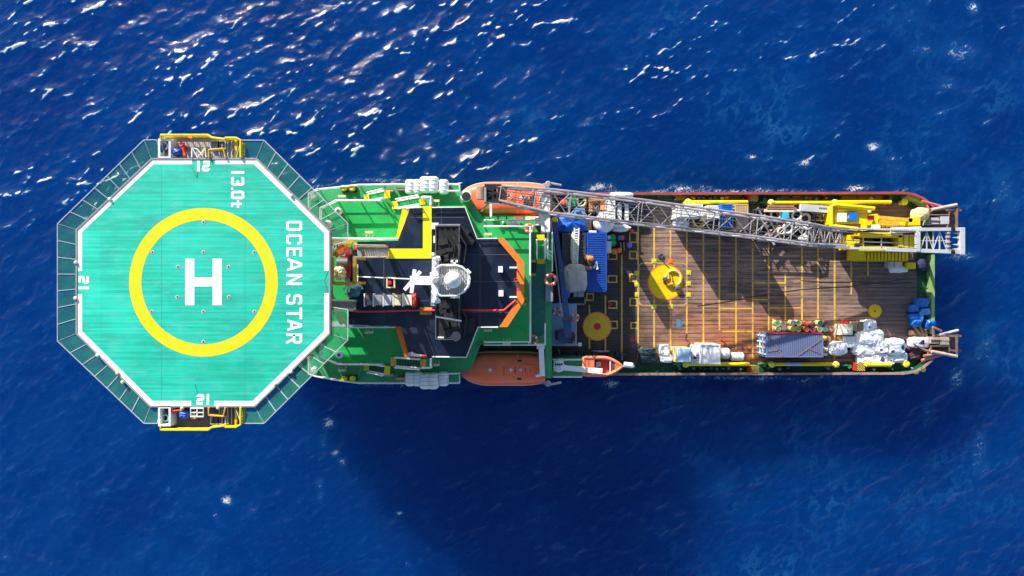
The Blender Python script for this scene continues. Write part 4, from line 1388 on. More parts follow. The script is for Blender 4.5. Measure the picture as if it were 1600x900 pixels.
# round targets
for x, y, r, edge, fill, dot in ((1040, 441, 26.5, 28.5, yellow, 4), (933, 510, 21, 22.8, paint('amber_target_paint', (.86, .5, .02), .1, 1.2, .5, (.4, .22, .04), .5), 5.5), (1367, 486, 9.6, 10.8, yellow, 1.6)):
    s = (H - ZM) / F
    c = P(x, y, ZM)
    for k, (rr, mt) in enumerate(((edge, orange_band if x < 1300 else yellow_worn), (r, fill), (dot, red))):
        m = MB(); m.sheet([(c.x + rr * s * math.cos(2 * math.pi * i / 48), c.y + rr * s * math.sin(2 * math.pi * i / 48), ZM + .034 + k * .005) for i in range(48)])
        put(m, 'target_marking', mt, deck)
m = MB(); m.sheet(PX([(1056, 500), (1060, 499), (1064, 501), (1068, 505), (1065, 510), (1060, 512), (1056, 508), (1058, 505)], ZM + .03)); put(m, 'spilt_blue_dye', paint('blue_dye', (.05, .2, .38), .3, 3, .6, (.2, .13, .1), .8), deck)
m = MB(); m.sheet(PX([(984, 528), (992, 528), (992, 534), (984, 534)], ZM + .03)); put(m, 'spilt_pink_dye', paint('pink_dye', (.5, .04, .1), .3, 3, .6, (.08, .03, .03), .7), deck)

# stern rollers and rusty quarter frames
for side in (1, -1):
    def Y(y):
        return y if side == 1 else 877 - y
    zq = ZB + .3
    m = MB()
    for seg in (((1428, 339), (1444, 329), (1493, 320)), ((1495, 321), (1495, 355)), ((1453, 336), (1482, 336)), ((1455, 345), (1484, 346)), ((1484, 328), (1480, 356)), ((1484, 330), (1495, 327))):
        m.tube([P(a, Y(b), zq) for a, b in seg], .1 if seg[0][0] < 1495 else .15, 8)
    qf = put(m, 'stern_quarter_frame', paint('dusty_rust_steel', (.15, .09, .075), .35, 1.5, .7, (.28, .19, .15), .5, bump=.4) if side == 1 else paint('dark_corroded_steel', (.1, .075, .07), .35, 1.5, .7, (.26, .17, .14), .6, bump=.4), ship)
    m = MB(); m.tube([P(1455, Y(328), zq + .1), P(1495, Y(320), zq + .1)], .18, 12); put(m, 'stern_fender', paint('chalky_fender_paint', (.42, .33, .28), .3, 1.5, .7, (.62, .58, .55), .7), qf)
    m = MB(); m.bar(P(1452, Y(330), ZM + .2), P(1493, Y(330), ZM + .2), .22, 2); m.bar(P(1452, Y(353), ZM + .2), P(1493, Y(353), ZM + .2), .22, 2); m.sheet(PX([(1452, Y(328)), (1493, Y(328)), (1493, Y(354)), (1452, Y(354))], ZM - .4)); put(m, 'quarter_bracket', rust, qf)
    m = MB(); m.pbox(1455, min(Y(340), Y(350)), 1467, max(Y(340), Y(350)), ZM, zq); m.pbox(1470, min(Y(338), Y(350)), 1483, max(Y(338), Y(350)), ZM, zq + .1)
    put(m, 'winch_box', pale if side == 1 else paint('beige_winch_paint', (.45, .36, .28), .15, 2, .6), qf)
    m = MB(); m.tube([P(1440, Y(314), ZB), P(1475, Y(324), ZB)], .16, 8); m.tube([P(1448, Y(320), ZB), P(1455, Y(334), ZB)], .12); put(m, 'quarter_rail', pinkred, qf)
    if side == -1:
        m = MB(); m.tube([P(1468, 523, zq), P(1497, 516, zq)], .14, 10); put(m, 'stern_fender', pale, qf)
        m = MB(); m.tube([P(1457, 511, zq), P(1471, 517, zq)], .12); m.tube([P(1458, 511, zq), P(1458, 525, zq)], .1); m.tube([P(1440, 545, zq), P(1465, 553, zq)], .1); m.tube([P(1443, 556, zq), P(1475, 551, zq)], .12); put(m, 'quarter_strut', rust_pink, qf)
m = MB(); m.lump(P(1437, 335, ZB + .2), (1.7, 1.4, 1.4), 9, .7, .2); put(m, 'winch_cover', paint('dirty_cream_cover', (.7, .6, .3), .15, 2, .7, (.35, .2, .1), .6), ship)
m = MB(); m.pbox(1424, 345, 1436, 354, ZM, ZB); put(m, 'winch_base', yellow, ship)
# rescue-boat platform
m = MB(); m.prism(pl([(862, 560), (916, 560.5), (916, 588), (862, 588)], ZF - 3.5), ZM + .02, ZF - 3.5); put(m, 'rescue_boat_platform', green_walk, ship)
rail([(863, 587), (908, 587)], ZF - 3.5, r=.06); rail([(863, 560.5), (908, 560.5)], ZF - 3.5, r=.06)
# low pipe rails and rollers on deck forward
m = MB()
for seg in (((926, 549), (952, 549)), ((878, 475), (914, 475)), ((914, 475), (914, 466)), ((972, 552), (972, 562)), ((872, 545), (875, 556))):
    m.tube([P(*seg[0], ZM + .5), P(*seg[1], ZM + .5)], .1)
    for e in seg:
        a = P(*e, ZM + .5); m.bar((a.x, a.y, ZM), a, .1)
put(m, 'pipe_guard', grey, ship)
m = MB()
for x in range(866, 985, 12):
    m.pbox(x, 552 + rng.uniform(-3, 2), x + 8, 558, ZM, ZM + rng.uniform(.4, 1.0))
put(m, 'winch_gear', black, ship)
m = MB(); m.tube([P(975, 569.5, ZF - 3.2), P(988, 571, ZF - 3.2)], .28, 10); m.tube([P(986, 568, ZF - 3.2), P(989, 574, ZF - 3.2)], .2); put(m, 'boat_chock', white, ship)

# =================================================================== LOOSE THINGS
def solo(name, label, cat, mb, mat, group=None):
    return put(mb, name, mat, None, label, cat, group)


# ------------------------------------------------------------------ enclosed lifeboats
def lifeboat(cy, label, z0, flip):
    s = (H - 8.6) / F
    L, Wd = 132 * s, 51 * s
    c = P(785, cy, 8.6)
    t = thing('lifeboat', label, 'lifeboat', (c.x, c.y, z0))
    nx, nh = 22, 15

    def half(u):                       # plan half width: pointed bow at -x, blunter stern
        if u < .34:
            return Wd / 2 * math.sin(math.pi / 2 * min(1, (u / .34))) ** .42
        return Wd / 2 * (1 - .16 * max(0, (u - .72) / .28) ** 2)

    def shell(z_lo, z_hi, prof):
        m = MB()
        vs, fs = [], []
        for i in range(nx + 1):
            u = i / nx
            x = c.x - L / 2 + u * L
            w = max(half(u), .03)
            for k in range(nh):
                yy, zz = prof(k / (nh - 1), u)
                vs.append((x, c.y + yy * w, z_lo + zz * (z_hi - z_lo)))
        for i in range(nx):
            for k in range(nh - 1):
                fs.append([i * nh + k, i * nh + k + 1, (i + 1) * nh + k + 1, (i + 1) * nh + k])
        fs.append([k for k in range(nh)]); fs.append([nx * nh + k for k in range(nh)])
        m.add(vs, fs)
        return m

    def sgp(v, p):
        return math.copysign(abs(v) ** p, v)
    hull_ = shell(z0, z0 + 1.5, lambda q, u: (sgp(math.cos(math.pi * (1 - q)), .6), 1 - math.sin(math.pi * q) ** .7))
    put(hull_, 'hull', orange, t)
    can = shell(z0 + 1.5, z0 + 2.75, lambda q, u: (.93 * sgp(math.cos(math.pi * (1 - q)), .62), math.sin(math.pi * q) ** .55 * (.55 + .45 * min(1, u * 2.2))))
    put(can, 'canopy', orange, t)
    m = MB()
    for sg in (-1, 1):
        pts = [Vector((c.x - L / 2 + u * L, c.y + sg * max(half(u), .03) * 1.0, z0 + 1.5)) for u in [i / 20 for i in range(21)]]
        m.tube(pts, .1, 6)
    put(m, 'rubbing_strake', paint('pale_orange_strake', (.82, .42, .25), .08, 1, .5), t)
    zt = z0 + 2.72
    m = MB(); m.box((c.x + L * .30, c.y, zt + .12), (1.1, 1.0, .28)); hh = put(m, 'hatch', orange, t)
    m = MB(); m.bar((c.x + L * .27, c.y - .2, zt + .29), (c.x + L * .27, c.y + .2, zt + .29), .06); m.bar((c.x + L * .33, c.y - .2, zt + .29), (c.x + L * .33, c.y + .2, zt + .29), .06); put(m, 'hatch_handle', rust, hh)
    for dx, dy in ((.2, -.9), (.2, .9)):
        m = MB(); m.box((c.x + L * dx, c.y + dy, zt - .08), (.45, .22, .12))
        put(m, 'skylight', glass, t)
    m = MB()
    for dx, dy in ((-.34, .15), (-.14, 0), (.1, 0), (.22, 0)):
        p = Vector((c.x + L * dx, c.y + dy, zt + .045 - (.5 if dx < -.3 else .05 if dx < 0 else 0)))
        m.box(p, (.42, .09, .06)); m.box(p + Vector((0, 0, .004)), (.09, .42, .06))
    put(m, 'reflective_cross', white_clean, t)
    m = MB()
    for k in range(4):
        m.box((c.x + L * .02, c.y - .45 + k * .22, zt + .005), (.16, .12, .05)); m.box((c.x + L * .15, c.y - .35 + k * .2, zt + .02), (.14, .12, .05))
    put(m, 'stencil_block', rust, t)
    m = MB()
    for u in (.05, .97):
        m.bar((c.x - L / 2 + L * u, c.y, z0 + 1.4), (c.x - L / 2 + L * u, c.y, z0 + 2.3), .2)
    m.bar((c.x + L * .18, c.y - 1.5, zt - .3), (c.x + L * .18, c.y + 1.5, zt - .3), .05, .05)
    put(m, 'lifting_hook', white, t)
    return t


lifeboat(311.5, 'orange enclosed lifeboat lying under the crane boom tip, sunlit side', 7.2, 1)
lifeboat(575.5, 'clear orange enclosed lifeboat with white crosses on its canopy, nothing above it', 7.2, 1)
# davits carrying them
for cy, lab in ((311.5, 'white lifeboat davit arm beside the lifeboat under the boom'), (575.5, 'white lifeboat davit arm at the stern of the uncovered lifeboat')):
    sg = 1 if cy > 441 else -1
    t = thing('davit', lab, 'davit', P(846, cy - sg * 34, ZF))
    m = MB(); m.pbox(839, min(cy - sg * 38, cy - sg * 30), 851, max(cy - sg * 38, cy - sg * 30), ZF, ZF + .9); put(m, 'davit_base', white, t)
    m = MB(); m.bar(P(845.5, cy - sg * 34, ZF + .7), P(847.5, cy + sg * 12, ZF + .9), .5, .5); m.bar(P(847.5, cy + sg * 10, ZF + .9), P(838, cy + sg * 12, ZF + .6), .25); put(m, 'davit_arm', white, t)
    m = MB(); m.tube([P(847, cy + sg * 22, ZF + .3), P(853, cy + sg * 24, ZF + .3), P(862, cy + sg * 25, ZF + .3), P(877, cy + sg * 22, ZF + .2)], .12); m.lathe(P(856, cy + sg * 23, ZF), [(.3, 0), (.3, .5), (.2, .6)], 12); put(m, 'boom_stay', grey, t)
    if sg < 0:
        m = MB(); m.bar(P(767, cy - sg * 27, ZF + .5), P(767, cy - sg * 7, ZF + .5), .22); m.bar(P(767, cy - sg * 27, ZF), P(767, cy - sg * 27, ZF + .5), .22); put(m, 'forward_arm', white, t)

# ------------------------------------------------------------------ rescue boat and its davit
zb = ZF - 3.0
c = P(942, 572.5, zb + 1)
s = (H - zb - 1) / F
t = thing('rescue_boat', 'open orange rescue boat with pointed bow beside the uncovered lifeboat', 'boat', (c.x, c.y, zb))
L, Wd = 60 * s, 27.5 * s
out = []
for u in [i / 16 for i in range(17)]:
    w = Wd / 2 * (1 if u < .5 else (1 - ((u - .5) / .5) ** 1.9))
    out.append((c.x - L / 2 + u * L, w))
plan = [Vector((x, c.y + w)) for x, w in out] + [Vector((x, c.y - w)) for x, w in out[::-1][1:]]
m = MB()
inn = [Vector((c.x + (p.x - c.x) * .8, c.y + (p.y - c.y) * .6)) for p in plan]
n = len(plan)
m.add([(p.x, p.y, zb + .95) for p in plan] + [(p.x, p.y, zb) for p in inn], [[i, (i + 1) % n, n + (i + 1) % n, n + i] for i in range(n)] + [[n + i for i in range(n)]])
put(m, 'hull', orange, t)
m = MB(); m.tube([(p.x, p.y, zb + .95) for p in plan], .17, 8, True); put(m, 'gunwale_tube', paint('salmon_tube_rubber', (.8, .25, .14), .08, 1.5, .5), t)
m = MB(); m.sheet([(c.x + (p.x - c.x) * .93, c.y + (p.y - c.y) * .88, zb + .5) for p in plan]); put(m, 'boat_floor', paint('red_boat_floor', (.6, .06, .03), .15, 1.5, .5), t)
m = MB(); m.prism([(c.x - L / 2, c.y + Wd / 2 - .1), (c.x - L / 2, c.y - Wd / 2 + .1), (c.x - L * .22, c.y - Wd / 2 + .1), (c.x - L * .22, c.y + Wd / 2 - .1)], zb + .5, zb + 1.0); put(m, 'stern_deck', orange, t)
m = MB(); m.prism([(p.x, p.y * .94 + c.y * .06) for p in plan if p.x > c.x + L * .3], zb + .6, zb + 1.02); put(m, 'bow_deck', orange_band, t)
m = MB(); m.bar((c.x + L * .19, c.y - Wd * .42, zb + .95), (c.x + L * .19, c.y + Wd * .42, zb + .95), .1); put(m, 'thwart', white, t)
m = MB(); m.box((c.x + L * .25, c.y, zb + .75), (.45, 1.1, .4)); put(m, 'bow_seat', maroon, t)
m = MB(); m.box((c.x - L * .12, c.y + .2, zb + .8), (.5, .5, .6)); m.ring((c.x - L * .1, c.y + .25, zb + 1.1), .18, .03, 12); put(m, 'steering_console', dark_grey, t)
t = thing('boat_davit', 'white slewing davit with a long arm reaching over the open rescue boat', 'davit', P(872, 572, ZF - 3.5))
m = MB(); m.pbox(865, 564, 880, 580, ZF - 3.5, ZF - 1.9); m.pbox(872, 561.5, 881, 566, ZF - 3.5, ZF - 2.1); m.lathe(P(873, 572, ZF - 1.9), [(.6, 0), (.6, .3), (.4, .4)], 16); put(m, 'winch_housing', white, t)
m = MB(); m.bar(P(876, 574, ZF - 1.6), P(941, 580, ZF - 1.4), .5, .45); put(m, 'jib', white_clean, t)
m = MB()
for k in range(4):
    m.pbox(867 + k * 3.2, 568, 869.4 + k * 3.2, 570.5, ZF - 1.9, ZF - 1.4)
put(m, 'winch_motor', black, t)

# ------------------------------------------------------------------ life-raft canisters
def canister(label, loc, rz=0, proto=[None], sc=1.0):
    if proto[0] is None:
        t = thing('liferaft_canister', label, 'life raft', loc, 'life raft canisters along the rails')
        o = ORIGIN[t.name]
        m = MB(); m.lathe(o + Vector((0, -.62, .55)), [(.05, 0), (.32, .02), (.46, .12), (.5, .3), (.5, .94), (.46, 1.12), (.32, 1.22), (.05, 1.24)], 20, 'Y'); put(m, 'shell', white_clean, t)
        m = MB()
        for y in (-.3, 0, .3):
            m.ring(o + Vector((0, y, .55)), .505, .025, 20, 4, tilt=Matrix.Rotation(math.pi / 2, 3, 'X'))
        put(m, 'strap', paint('pale_blue_grey_strap', (.5, .58, .65), .1, 2, .6), t)
        m = MB()
        for y in (-.35, .35):
            m.box(o + Vector((0, y, .06)), (1.0, .12, .12))
        put(m, 'cradle', grey, t)
        proto[0] = t
        return t
    return dup(proto[0], loc, rz, label)


for y, nm in ((293.5, 'sunlit'), (590.5, 'shaded')):
    sgn = 1 if y > 441 else -1
    xs4 = (642.5, 654, 666, 678, 694)
    where = ('outermost toward the bow', 'second from the bow end', 'in the middle', 'fourth from the bow end', 'alone at the after end')
    for k, x in enumerate(xs4):
        out_ = 3 * sgn if k in (2, 3) else 0
        o = canister('white life raft canister, %s, %s rail' % (where[k], nm), P(x, y + out_, ZF + .1), 0)
        k_ = 1.18 if k in (2, 3) else 1.05
        o.scale = (k_, k_ * 1.12, k_)

# ------------------------------------------------------------------ lifebuoys
def buoy(label, loc, R=.42, r=.12, tilt=None, a1=2 * math.pi, proto=[None]):
    t = thing('lifebuoy', label, 'lifebuoy', loc, 'orange lifebuoys on the rails')
    o = Vector(loc)
    m = MB(); m.ring(o + Vector((0, 0, r)), R, r, 28, 8, tilt); put(m, 'float_ring', paint('lifebuoy_orange', (.85, .14, .05), .08, 2, .5), t)
    m = MB()
    for a in (.6, 2.2, 3.8, 5.4):
        m.ring(o + Vector((0, 0, r)), R, r * 1.06, 4, 8, tilt, a - .17, a + .17)
    put(m, 'reflective_band', white_clean, t)


buoy('large orange lifebuoy at the after edge of the green walkway, by the blue crane boom', P(860, 437, ZF + .6), .5, .14)
buoy('orange lifebuoy at the corner of the pale blue platform nearest the green walkway', P(870, 487, 7.2), .36)
buoy('red lifebuoy on the after rail of the pale blue crane platform', P(898, 496, 7.2), .36)
buoy('orange lifebuoy on the rail corner just above the uncovered lifeboat', P(832, 531, ZF + .9), .42)
buoy('faded orange lifebuoy on the rail corner below the sunlit lifeboat', P(827, 357, ZU + .9), .36)
# red/white fire monitor on the shaded roof edge
def monitor(label, p, ang, body, tip, ln=1.0):
    t = thing('fire_monitor', label, 'fire monitor', p)
    p = Vector(p)
    m = MB(); m.lathe(p, [(.2, 0), (.2, .1), (.1, .15), (.1, .42), (.17, .45), (.17, .6)], 14); put(m, 'pedestal', body, t)
    d = Vector((math.cos(ang), math.sin(ang), .12))
    m = MB(); m.tube([p + Vector((0, 0, .55)) - d * .25, p + Vector((0, 0, .55)) + d * .2, p + Vector((0, 0, .55)) + d * .6 * ln], [.19, .15, .11], 10); put(m, 'barrel', body, t)
    m = MB(); m.tube([p + Vector((0, 0, .55)) + d * .58 * ln, p + Vector((0, 0, .55)) + d * .85 * ln], [.14, .16], 10); put(m, 'nozzle', tip, t)
    m = MB(); m.ring(p + Vector((0, 0, .75)) - d * .2, .16, .03, 14); put(m, 'handwheel', red, t)


monitor('white fire monitor with a red nozzle at the shaded edge of the navy roof', P(644, 553, ZN + .06), -.12, paint('pinkish_white_enamel', (.8, .66, .62), .08, 2, .4), red, 1.7)
monitor('red foam monitor beside the helideck edge on the sunlit platform', P(291, 231, ZH - .75), -1.3, red, red)
monitor('red foam monitor tucked under the helideck edge on the shaded platform', P(277, 640, ZH - .75), .1, red, rust_pink)
monitor('black and red fire monitor on the orange strip aft of the navy roof', P(807, 441, ZN + .3), -1.3, dark_grey, red)

# ------------------------------------------------------------------ things on the helideck platforms
zp = ZH - .75
m = MB(); m.lump(P(277, 238, zp + .35), (.95, .6, .75), 4, .75, .25); solo('tarpaulin_bundle', 'crumpled blue tarpaulin bundle beside the red monitor, sunlit helideck platform', 'tarpaulin', m, blue_tarp)
m = MB(); m.lump(P(289, 647.5, zp + .4), (.85, .75, .85), 5, .8, .2); solo('tarpaulin_bundle', 'domed blue tarpaulin cover on the shaded helideck platform', 'tarpaulin', m, blue_tarp)
t = thing('foam_drum', 'dark blue drum with white hose inside the sunlit white frame', 'drum', P(258, 233, zp))
m = MB(); m.lathe(P(257, 235, zp), [(.28, 0), (.3, .3), (.28, .7), (.1, .75)], 14); put(m, 'drum_body', steelblue, t)
m = MB(); m.ring(P(256, 228, zp + .4), .3, .06, 18); m.tube([P(253, 230, zp + .5), P(256, 238, zp + .6)], .06); put(m, 'hose', white, t)
t = thing('hose_coil', 'teal and white coiled hose inside the white frame, shaded platform', 'hose', P(257, 653, zp))
m = MB()
for k in range(4):
    m.ring(P(258, 653, zp + .1 + k * .1), .34 - .03 * k, .06, 20)
put(m, 'coil', paint('pale_teal_hose', (.25, .5, .48), .15, 3, .5), t)
m = MB(); m.lump(P(251, 658, zp + .3), (.4, .5, .5), 3); put(m, 'coupling', navycloth, t)
m = MB(); m.pbox(299, 642, 305, 655, zp, zp + .5); solo('caution_box', 'yellow box with black stripes next to the blue domed cover', 'box', m, hazard)
m = MB(); m.tube(PX([(294, 214), (300, 216)], zp + 1), .1); solo('folded_windsock', 'small orange cloth rolled on the yellow rail of the sunlit platform', 'cloth', m, orange_band)
m = MB(); m.pbox(314, 229, 319, 243, zp, zp + .4); solo('tool_box', 'small yellow box beside the white gate of the sunlit platform', 'box', m, yellow)

# ------------------------------------------------------------------ gear behind the helideck
t = thing('mooring_winch', 'dark red winch under a cream cloth behind the helideck', 'winch', P(537, 424, ZU))
m = MB(); m.pbox(526, 409, 546, 433, ZU, ZU + 3.2); put(m, 'winch_frame', red, t)
m = MB(); m.lathe(P(536, 411, ZU + 3.3), [(.5, -.5), (.5, .5)], 16, 'X'); put(m, 'winch_drum', dark_grey, t)
m = MB(); m.lump(P(531, 426, ZU + 3.6), (1.05, 1.2, .9), 21, .7, .35); put(m, 'cloth_cover', cream, t)
t = thing('hose_reel_drum', 'teal covered round reel with pale arched pipes behind the helideck', 'reel', P(552, 453, ZN))
m = MB(); m.lump(P(553, 455, ZN + .9), (1.15, 1.15, 1.8), 22, .75, .08); put(m, 'reel_cover', teal, t)
m = MB()
for cx, cy, r in ((545, 453, .42), (556, 455, .62)):
    m.ring(P(cx, cy, ZN + 1.95), r, .1, 16, 8, None, .3, 3.3)
m.tube([P(540, 459, ZN + 1.9), P(546, 464, ZN + 1.2)], .1)
put(m, 'arched_pipe', pale, t)
m = MB(); m.lump(P(539, 394, ZU + 1.6), (.9, 1.1, 2.9), 8, .7, .12); solo('red_hose_cover', 'bright red canvas cover beside the orange plank behind the helideck', 'cover', m, paint('bright_red_canvas', (.7, .05, .06), .12, 1.5, .6, bump=.4))
m = MB(); m.lump(P(547, 437, ZU + 1.5), (.7, .8, 2.6), 12, .8, .15); solo('canvas_bundle', 'small grey canvas bundle between the cream covered winch and teal reel', 'bundle', m, grey_tarp)
# five deck lockers in a row
lk = [(569, 582, dark_grey, 'dark grey'), (583, 597, grey, 'mid grey ribbed'), (598.5, 612, pale, 'pale lilac grey'), (614, 627, cream, 'cream'), (629, 644, paint('warm_ivory_paint', (.75, .7, .55), .1, 1.5, .55), 'ivory')]
for k, (x0, x1, mt, nm) in enumerate(lk):
    z1 = ZN + 1.0
    t = thing('deck_locker', '%s deck locker in the row of five along the navy roof' % nm, 'locker', P((x0 + x1) / 2, 468.5, ZN + .06), 'lockers in a row on the navy roof')
    m = MB(); m.pbox(x0 + .8, 461, x1 - .8, 476.5, ZN + .06, z1 - .12); put(m, 'locker_box', mt, t)
    m = MB(); m.pbox(x0 + .4, 460.5, x1 - .6, 477, z1 - .11, z1); put(m, 'locker_lid', mt, t)
    m = MB(); m.pbox(x0 - .8, 458.5, x0 + 1, 479, ZN + .3, z1 + .04); put(m, 'locker_strap', white, t)
m = MB(); m.lump(P(647.5, 469.5, ZN + .5), (.5, 1.25, .9), 31, .6, .2); solo('rolled_fire_hose', 'red rolled canvas hose at the end of the locker row by the mast', 'hose', m, red)

# ------------------------------------------------------------------ knuckle crane on its pale blue platform
zq = 6.4
m = MB(); m.pbox(862.5, 474.5, 899.5, 538, ZM + .02, zq); cp = put(m, 'crane_platform', paleblue, ship)
m = MB(); m.tube([P(862, 539, zq), P(900, 539, zq), P(908, 539, zq)], .12); m.tube([P(900, 475, zq + .5), P(900, 538, zq + .5)], .06); put(m, 'platform_edge', pale, cp)
m = MB(); m.pbox(904, 536, 909, 541, zq - .3, zq + .4); put(m, 'platform_lamp', white, cp)
t = thing('deck_crane', 'dark blue knuckle crane with a slim boom stowed across the ship', 'crane', P(881, 523, zq))
m = MB(); m.lathe(P(880, 524, zq), [(.75, 0), (.75, .4), (.6, .5), (.6, 1.4), (.7, 1.5), (.7, 2.0)], 18); put(m, 'pedestal', steelblue, t)
m = MB(); m.pbox(869, 517, 882, 531, zq + .3, zq + 1.9); m.lump(P(890, 527, zq + 1), (1.1, 1.2, 1.6), 6, .6, .2); put(m, 'power_pack', black, t)
pts = [P(887.5, 527, zq + 2.2), P(886, 498, zq + 2.4), P(876, 415, zq + 2.4), P(866.5, 346, zq + 2.2)]
m = MB(); m.bar(pts[0], pts[1], .72, .7); put(m, 'main_boom', steelblue, t)
m = MB(); m.bar(pts[1], pts[2], .56, .55); m.bar(pts[2], pts[3], .42, .42); put(m, 'outer_boom', steelblue, t)
m = MB(); m.bar(pts[1] + Vector((-.5, 0, -.1)), pts[3] + Vector((-.34, 0, -.1)), .12, .3); put(m, 'boom_side_plate', pale, t)
m = MB(); m.box(pts[1], (1.1, .35, .9)); put(m, 'knuckle_joint', dark_grey, t)
m = MB(); m.box(P(877, 423, zq + 2.4), (.4, .5, .9)); put(m, 'knuckle_joint', dark_grey, t)
m = MB(); m.tube([P(883.5, 522, zq + 2.3), P(882, 500, zq + 2.4)], .14); put(m, 'hydraulic_ram', grey, t)
m = MB(); m.lathe(P(866.5, 344.5, zq + 2.0), [(.3, 0), (.34, .2), (.2, .45)], 12); put(m, 'boom_tip', yellow, t)
m = MB(); m.tube([P(884, 456, zq + 1.7), P(883, 462, zq + 1.5)], .5); put(m, 'hose_guard', blue, t)


# ------------------------------------------------------------------ containers
def container(x0, y0, x1, y1, z1, mat, label, ribs='y', n=22, door=None, roof=None, name='shipping_container', cat='container', base=ZM + .02, side_rail=None):
    a, b = P(x0, y0, z1), P(x1, y1, z1)
    t = thing(name, label, cat, ((a.x + b.x) / 2, (a.y + b.y) / 2, base))
    ww, hh = b.x - a.x, a.y - b.y
    cx, cy = (a.x + b.x) / 2, (a.y + b.y) / 2
    m = MB(); m.box((cx, cy, (base + z1 - .06) / 2), (ww - .1, hh - .1, z1 - .06 - base)); put(m, 'container_body', mat, t)
    m = MB()
    if ribs == 'y':
        for k in range(n):
            x = a.x + ww * (k + .5) / n
            m.box((x, cy, z1 - .035), (ww / n * .55, hh - .25, .07))
        for sg in (-1, 1):
            for k in range(n):
                m.box((a.x + ww * (k + .5) / n, cy + sg * (hh / 2 - .05), (base + z1) / 2), (ww / n * .5, .09, z1 - base - .3))
    else:
        for k in range(n):
            m.box((cx, b.y + hh * (k + .5) / n, z1 - .035), (ww - .25, hh / n * .55, .07))
        for sg in (-1, 1):
            for k in range(n):
                m.box((cx + sg * (ww / 2 - .05), b.y + hh * (k + .5) / n, (base + z1) / 2), (.09, hh / n * .5, z1 - base - .3))
    put(m, 'corrugation', roof or mat, t)
    m = MB()
    for sx in (-1, 1):
        for sy in (-1, 1):
            m.box((cx + sx * (ww / 2 - .06), cy + sy * (hh / 2 - .06), (base + z1) / 2), (.16, .16, z1 - base))
        m.box((cx + sx * (ww / 2 - .05), cy, z1 - .05), (.13, hh - .3, .13))
        m.box((cx, cy + sx * (hh / 2 - .05), z1 - .05), (ww - .3, .13, .13))
    put(m, 'corner_frame', side_rail or mat, t)
    if door:
        x = a.x - .01
        m = MB()
        for k in range(2):
            m.box((x, cy + (-.5 + k) * hh * .48, (base + z1) / 2), (.06, hh * .44, z1 - base - .25))
        d = put(m, 'end_door', door, t)
        m = MB()
        for yy in (-.38, -.12, .12, .38):
            m.bar((x - .07, cy + yy * hh, base + .1), (x - .07, cy + yy * hh, z1 - .15), .13)
        for q in (.35, .7):
            m.bar((x - .08, cy - hh * .45, base + (z1 - base) * q), (x - .08, cy + hh * .45, base + (z1 - base) * q), .11)
        put(m, 'locking_bar', white, d)
    return t


sc_ = container(1197.5, 521, 1286, 558, ZM + 2.6, slate, 'slate blue corrugated container with teal doors beside the drum rows', 'y', 30, door=cyan_door)
m = MB(); m.bar(P(1197, 520, ZM + 2.62), P(1284, 520, ZM + 2.62), .14); put(m, 'top_rail', red, sc_)
m = MB()
for e, f in (((1203, 524), (1223, 557)), ((1247, 556), (1284, 530)), ((1200, 549), (1221, 546)), ((1265, 545), (1282, 552))):
    m.bar(P(*e, ZM + 2.63), P(*f, ZM + 2.63), .12, .03)
put(m, 'lashing_strap', paint('brown_webbing', (.2, .15, .16), .2, 3, .8), sc_)
container(917, 363.5, 948, 456, ZM + 2.6, blue, 'bright blue corrugated container lying alongside the blackish one', 'x', 26)
container(879, 364, 915, 450, ZM + 2.6, paint('blackish_blue_container_paint', (.05, .055, .075), .25, .8, .5, (.2, .19, .18), .5), 'blackish container carrying a white ladder and a grey canvas heap', 'x', 17)
ztop = ZM + 2.62
t = thing('ladder', 'white ladder lying on the dark container roof', 'ladder', P(901, 385, ztop))
m = MB()
for x in (897.5, 904.5):
    m.bar(P(x, 356, ztop + .25), P(x - 2.5, 416, ztop + .25), .13)
put(m, 'ladder_rail', white, t)
m = MB()
for k in range(15):
    y = 359 + k * 3.9
    m.bar(P(897.5 - (y - 356) / 24, y, ztop + .25), P(904.5 - (y - 356) / 24, y, ztop + .25), .12)
put(m, 'rung', white, t)
m = MB(); m.lump(P(897, 388, ztop + .12), (.75, 3.2, .3), 17, .6, .3, freq=4); solo('rope_net_heap', 'cream rope and rags spread beneath the white ladder', 'rope', m, cream)
m = MB(); m.lump(P(898.5, 435, ztop + .45), (2.45, 2.75, 1.0), 14, .55, .22, 26, 15, 3.4); solo('canvas_heap', 'large grey canvas heap at the end of the white ladder', 'canvas', m, grey_tarp)
t = thing('survival_bundle', 'orange and black kit bundle on the edge of the blue container', 'bundle', P(921, 410, ztop))
m = MB(); m.lump(P(922.5, 404, ztop + .3), (.75, .65, .6), 41, .8, .15); put(m, 'orange_bag', orange_band, t)
m = MB(); m.lump(P(920.5, 413, ztop + .25), (.65, .8, .5), 42, .6, .12); put(m, 'black_bag', rubber, t)
m = MB(); m.lump(P(919.5, 418.5, ztop + .25), (.8, .45, .5), 43, .7, .2); m.lump(P(917.5, 402, ztop + .2), (.3, .5, .4), 44); put(m, 'pink_cloth', rust_pink, t)
m = MB(); m.bar(P(931, 409, ztop + .15), P(933.5, 421, ztop + .15), .22, .08); m.bar(P(931, 414, ztop + .15), P(927, 419, ztop + .15), .2, .08); put(m, 'white_strap', white, t)
for x, w in ((899, 5.5), (907.5, 10)):
    m = MB(); m.pbox(x - w / 2, 455, x + w / 2, 464, ZM + .02, ZM + 1.1)
    solo('equipment_case', ('narrow' if w < 8 else 'wide') + ' pale case standing below the grey canvas heap', 'case', m, pale)
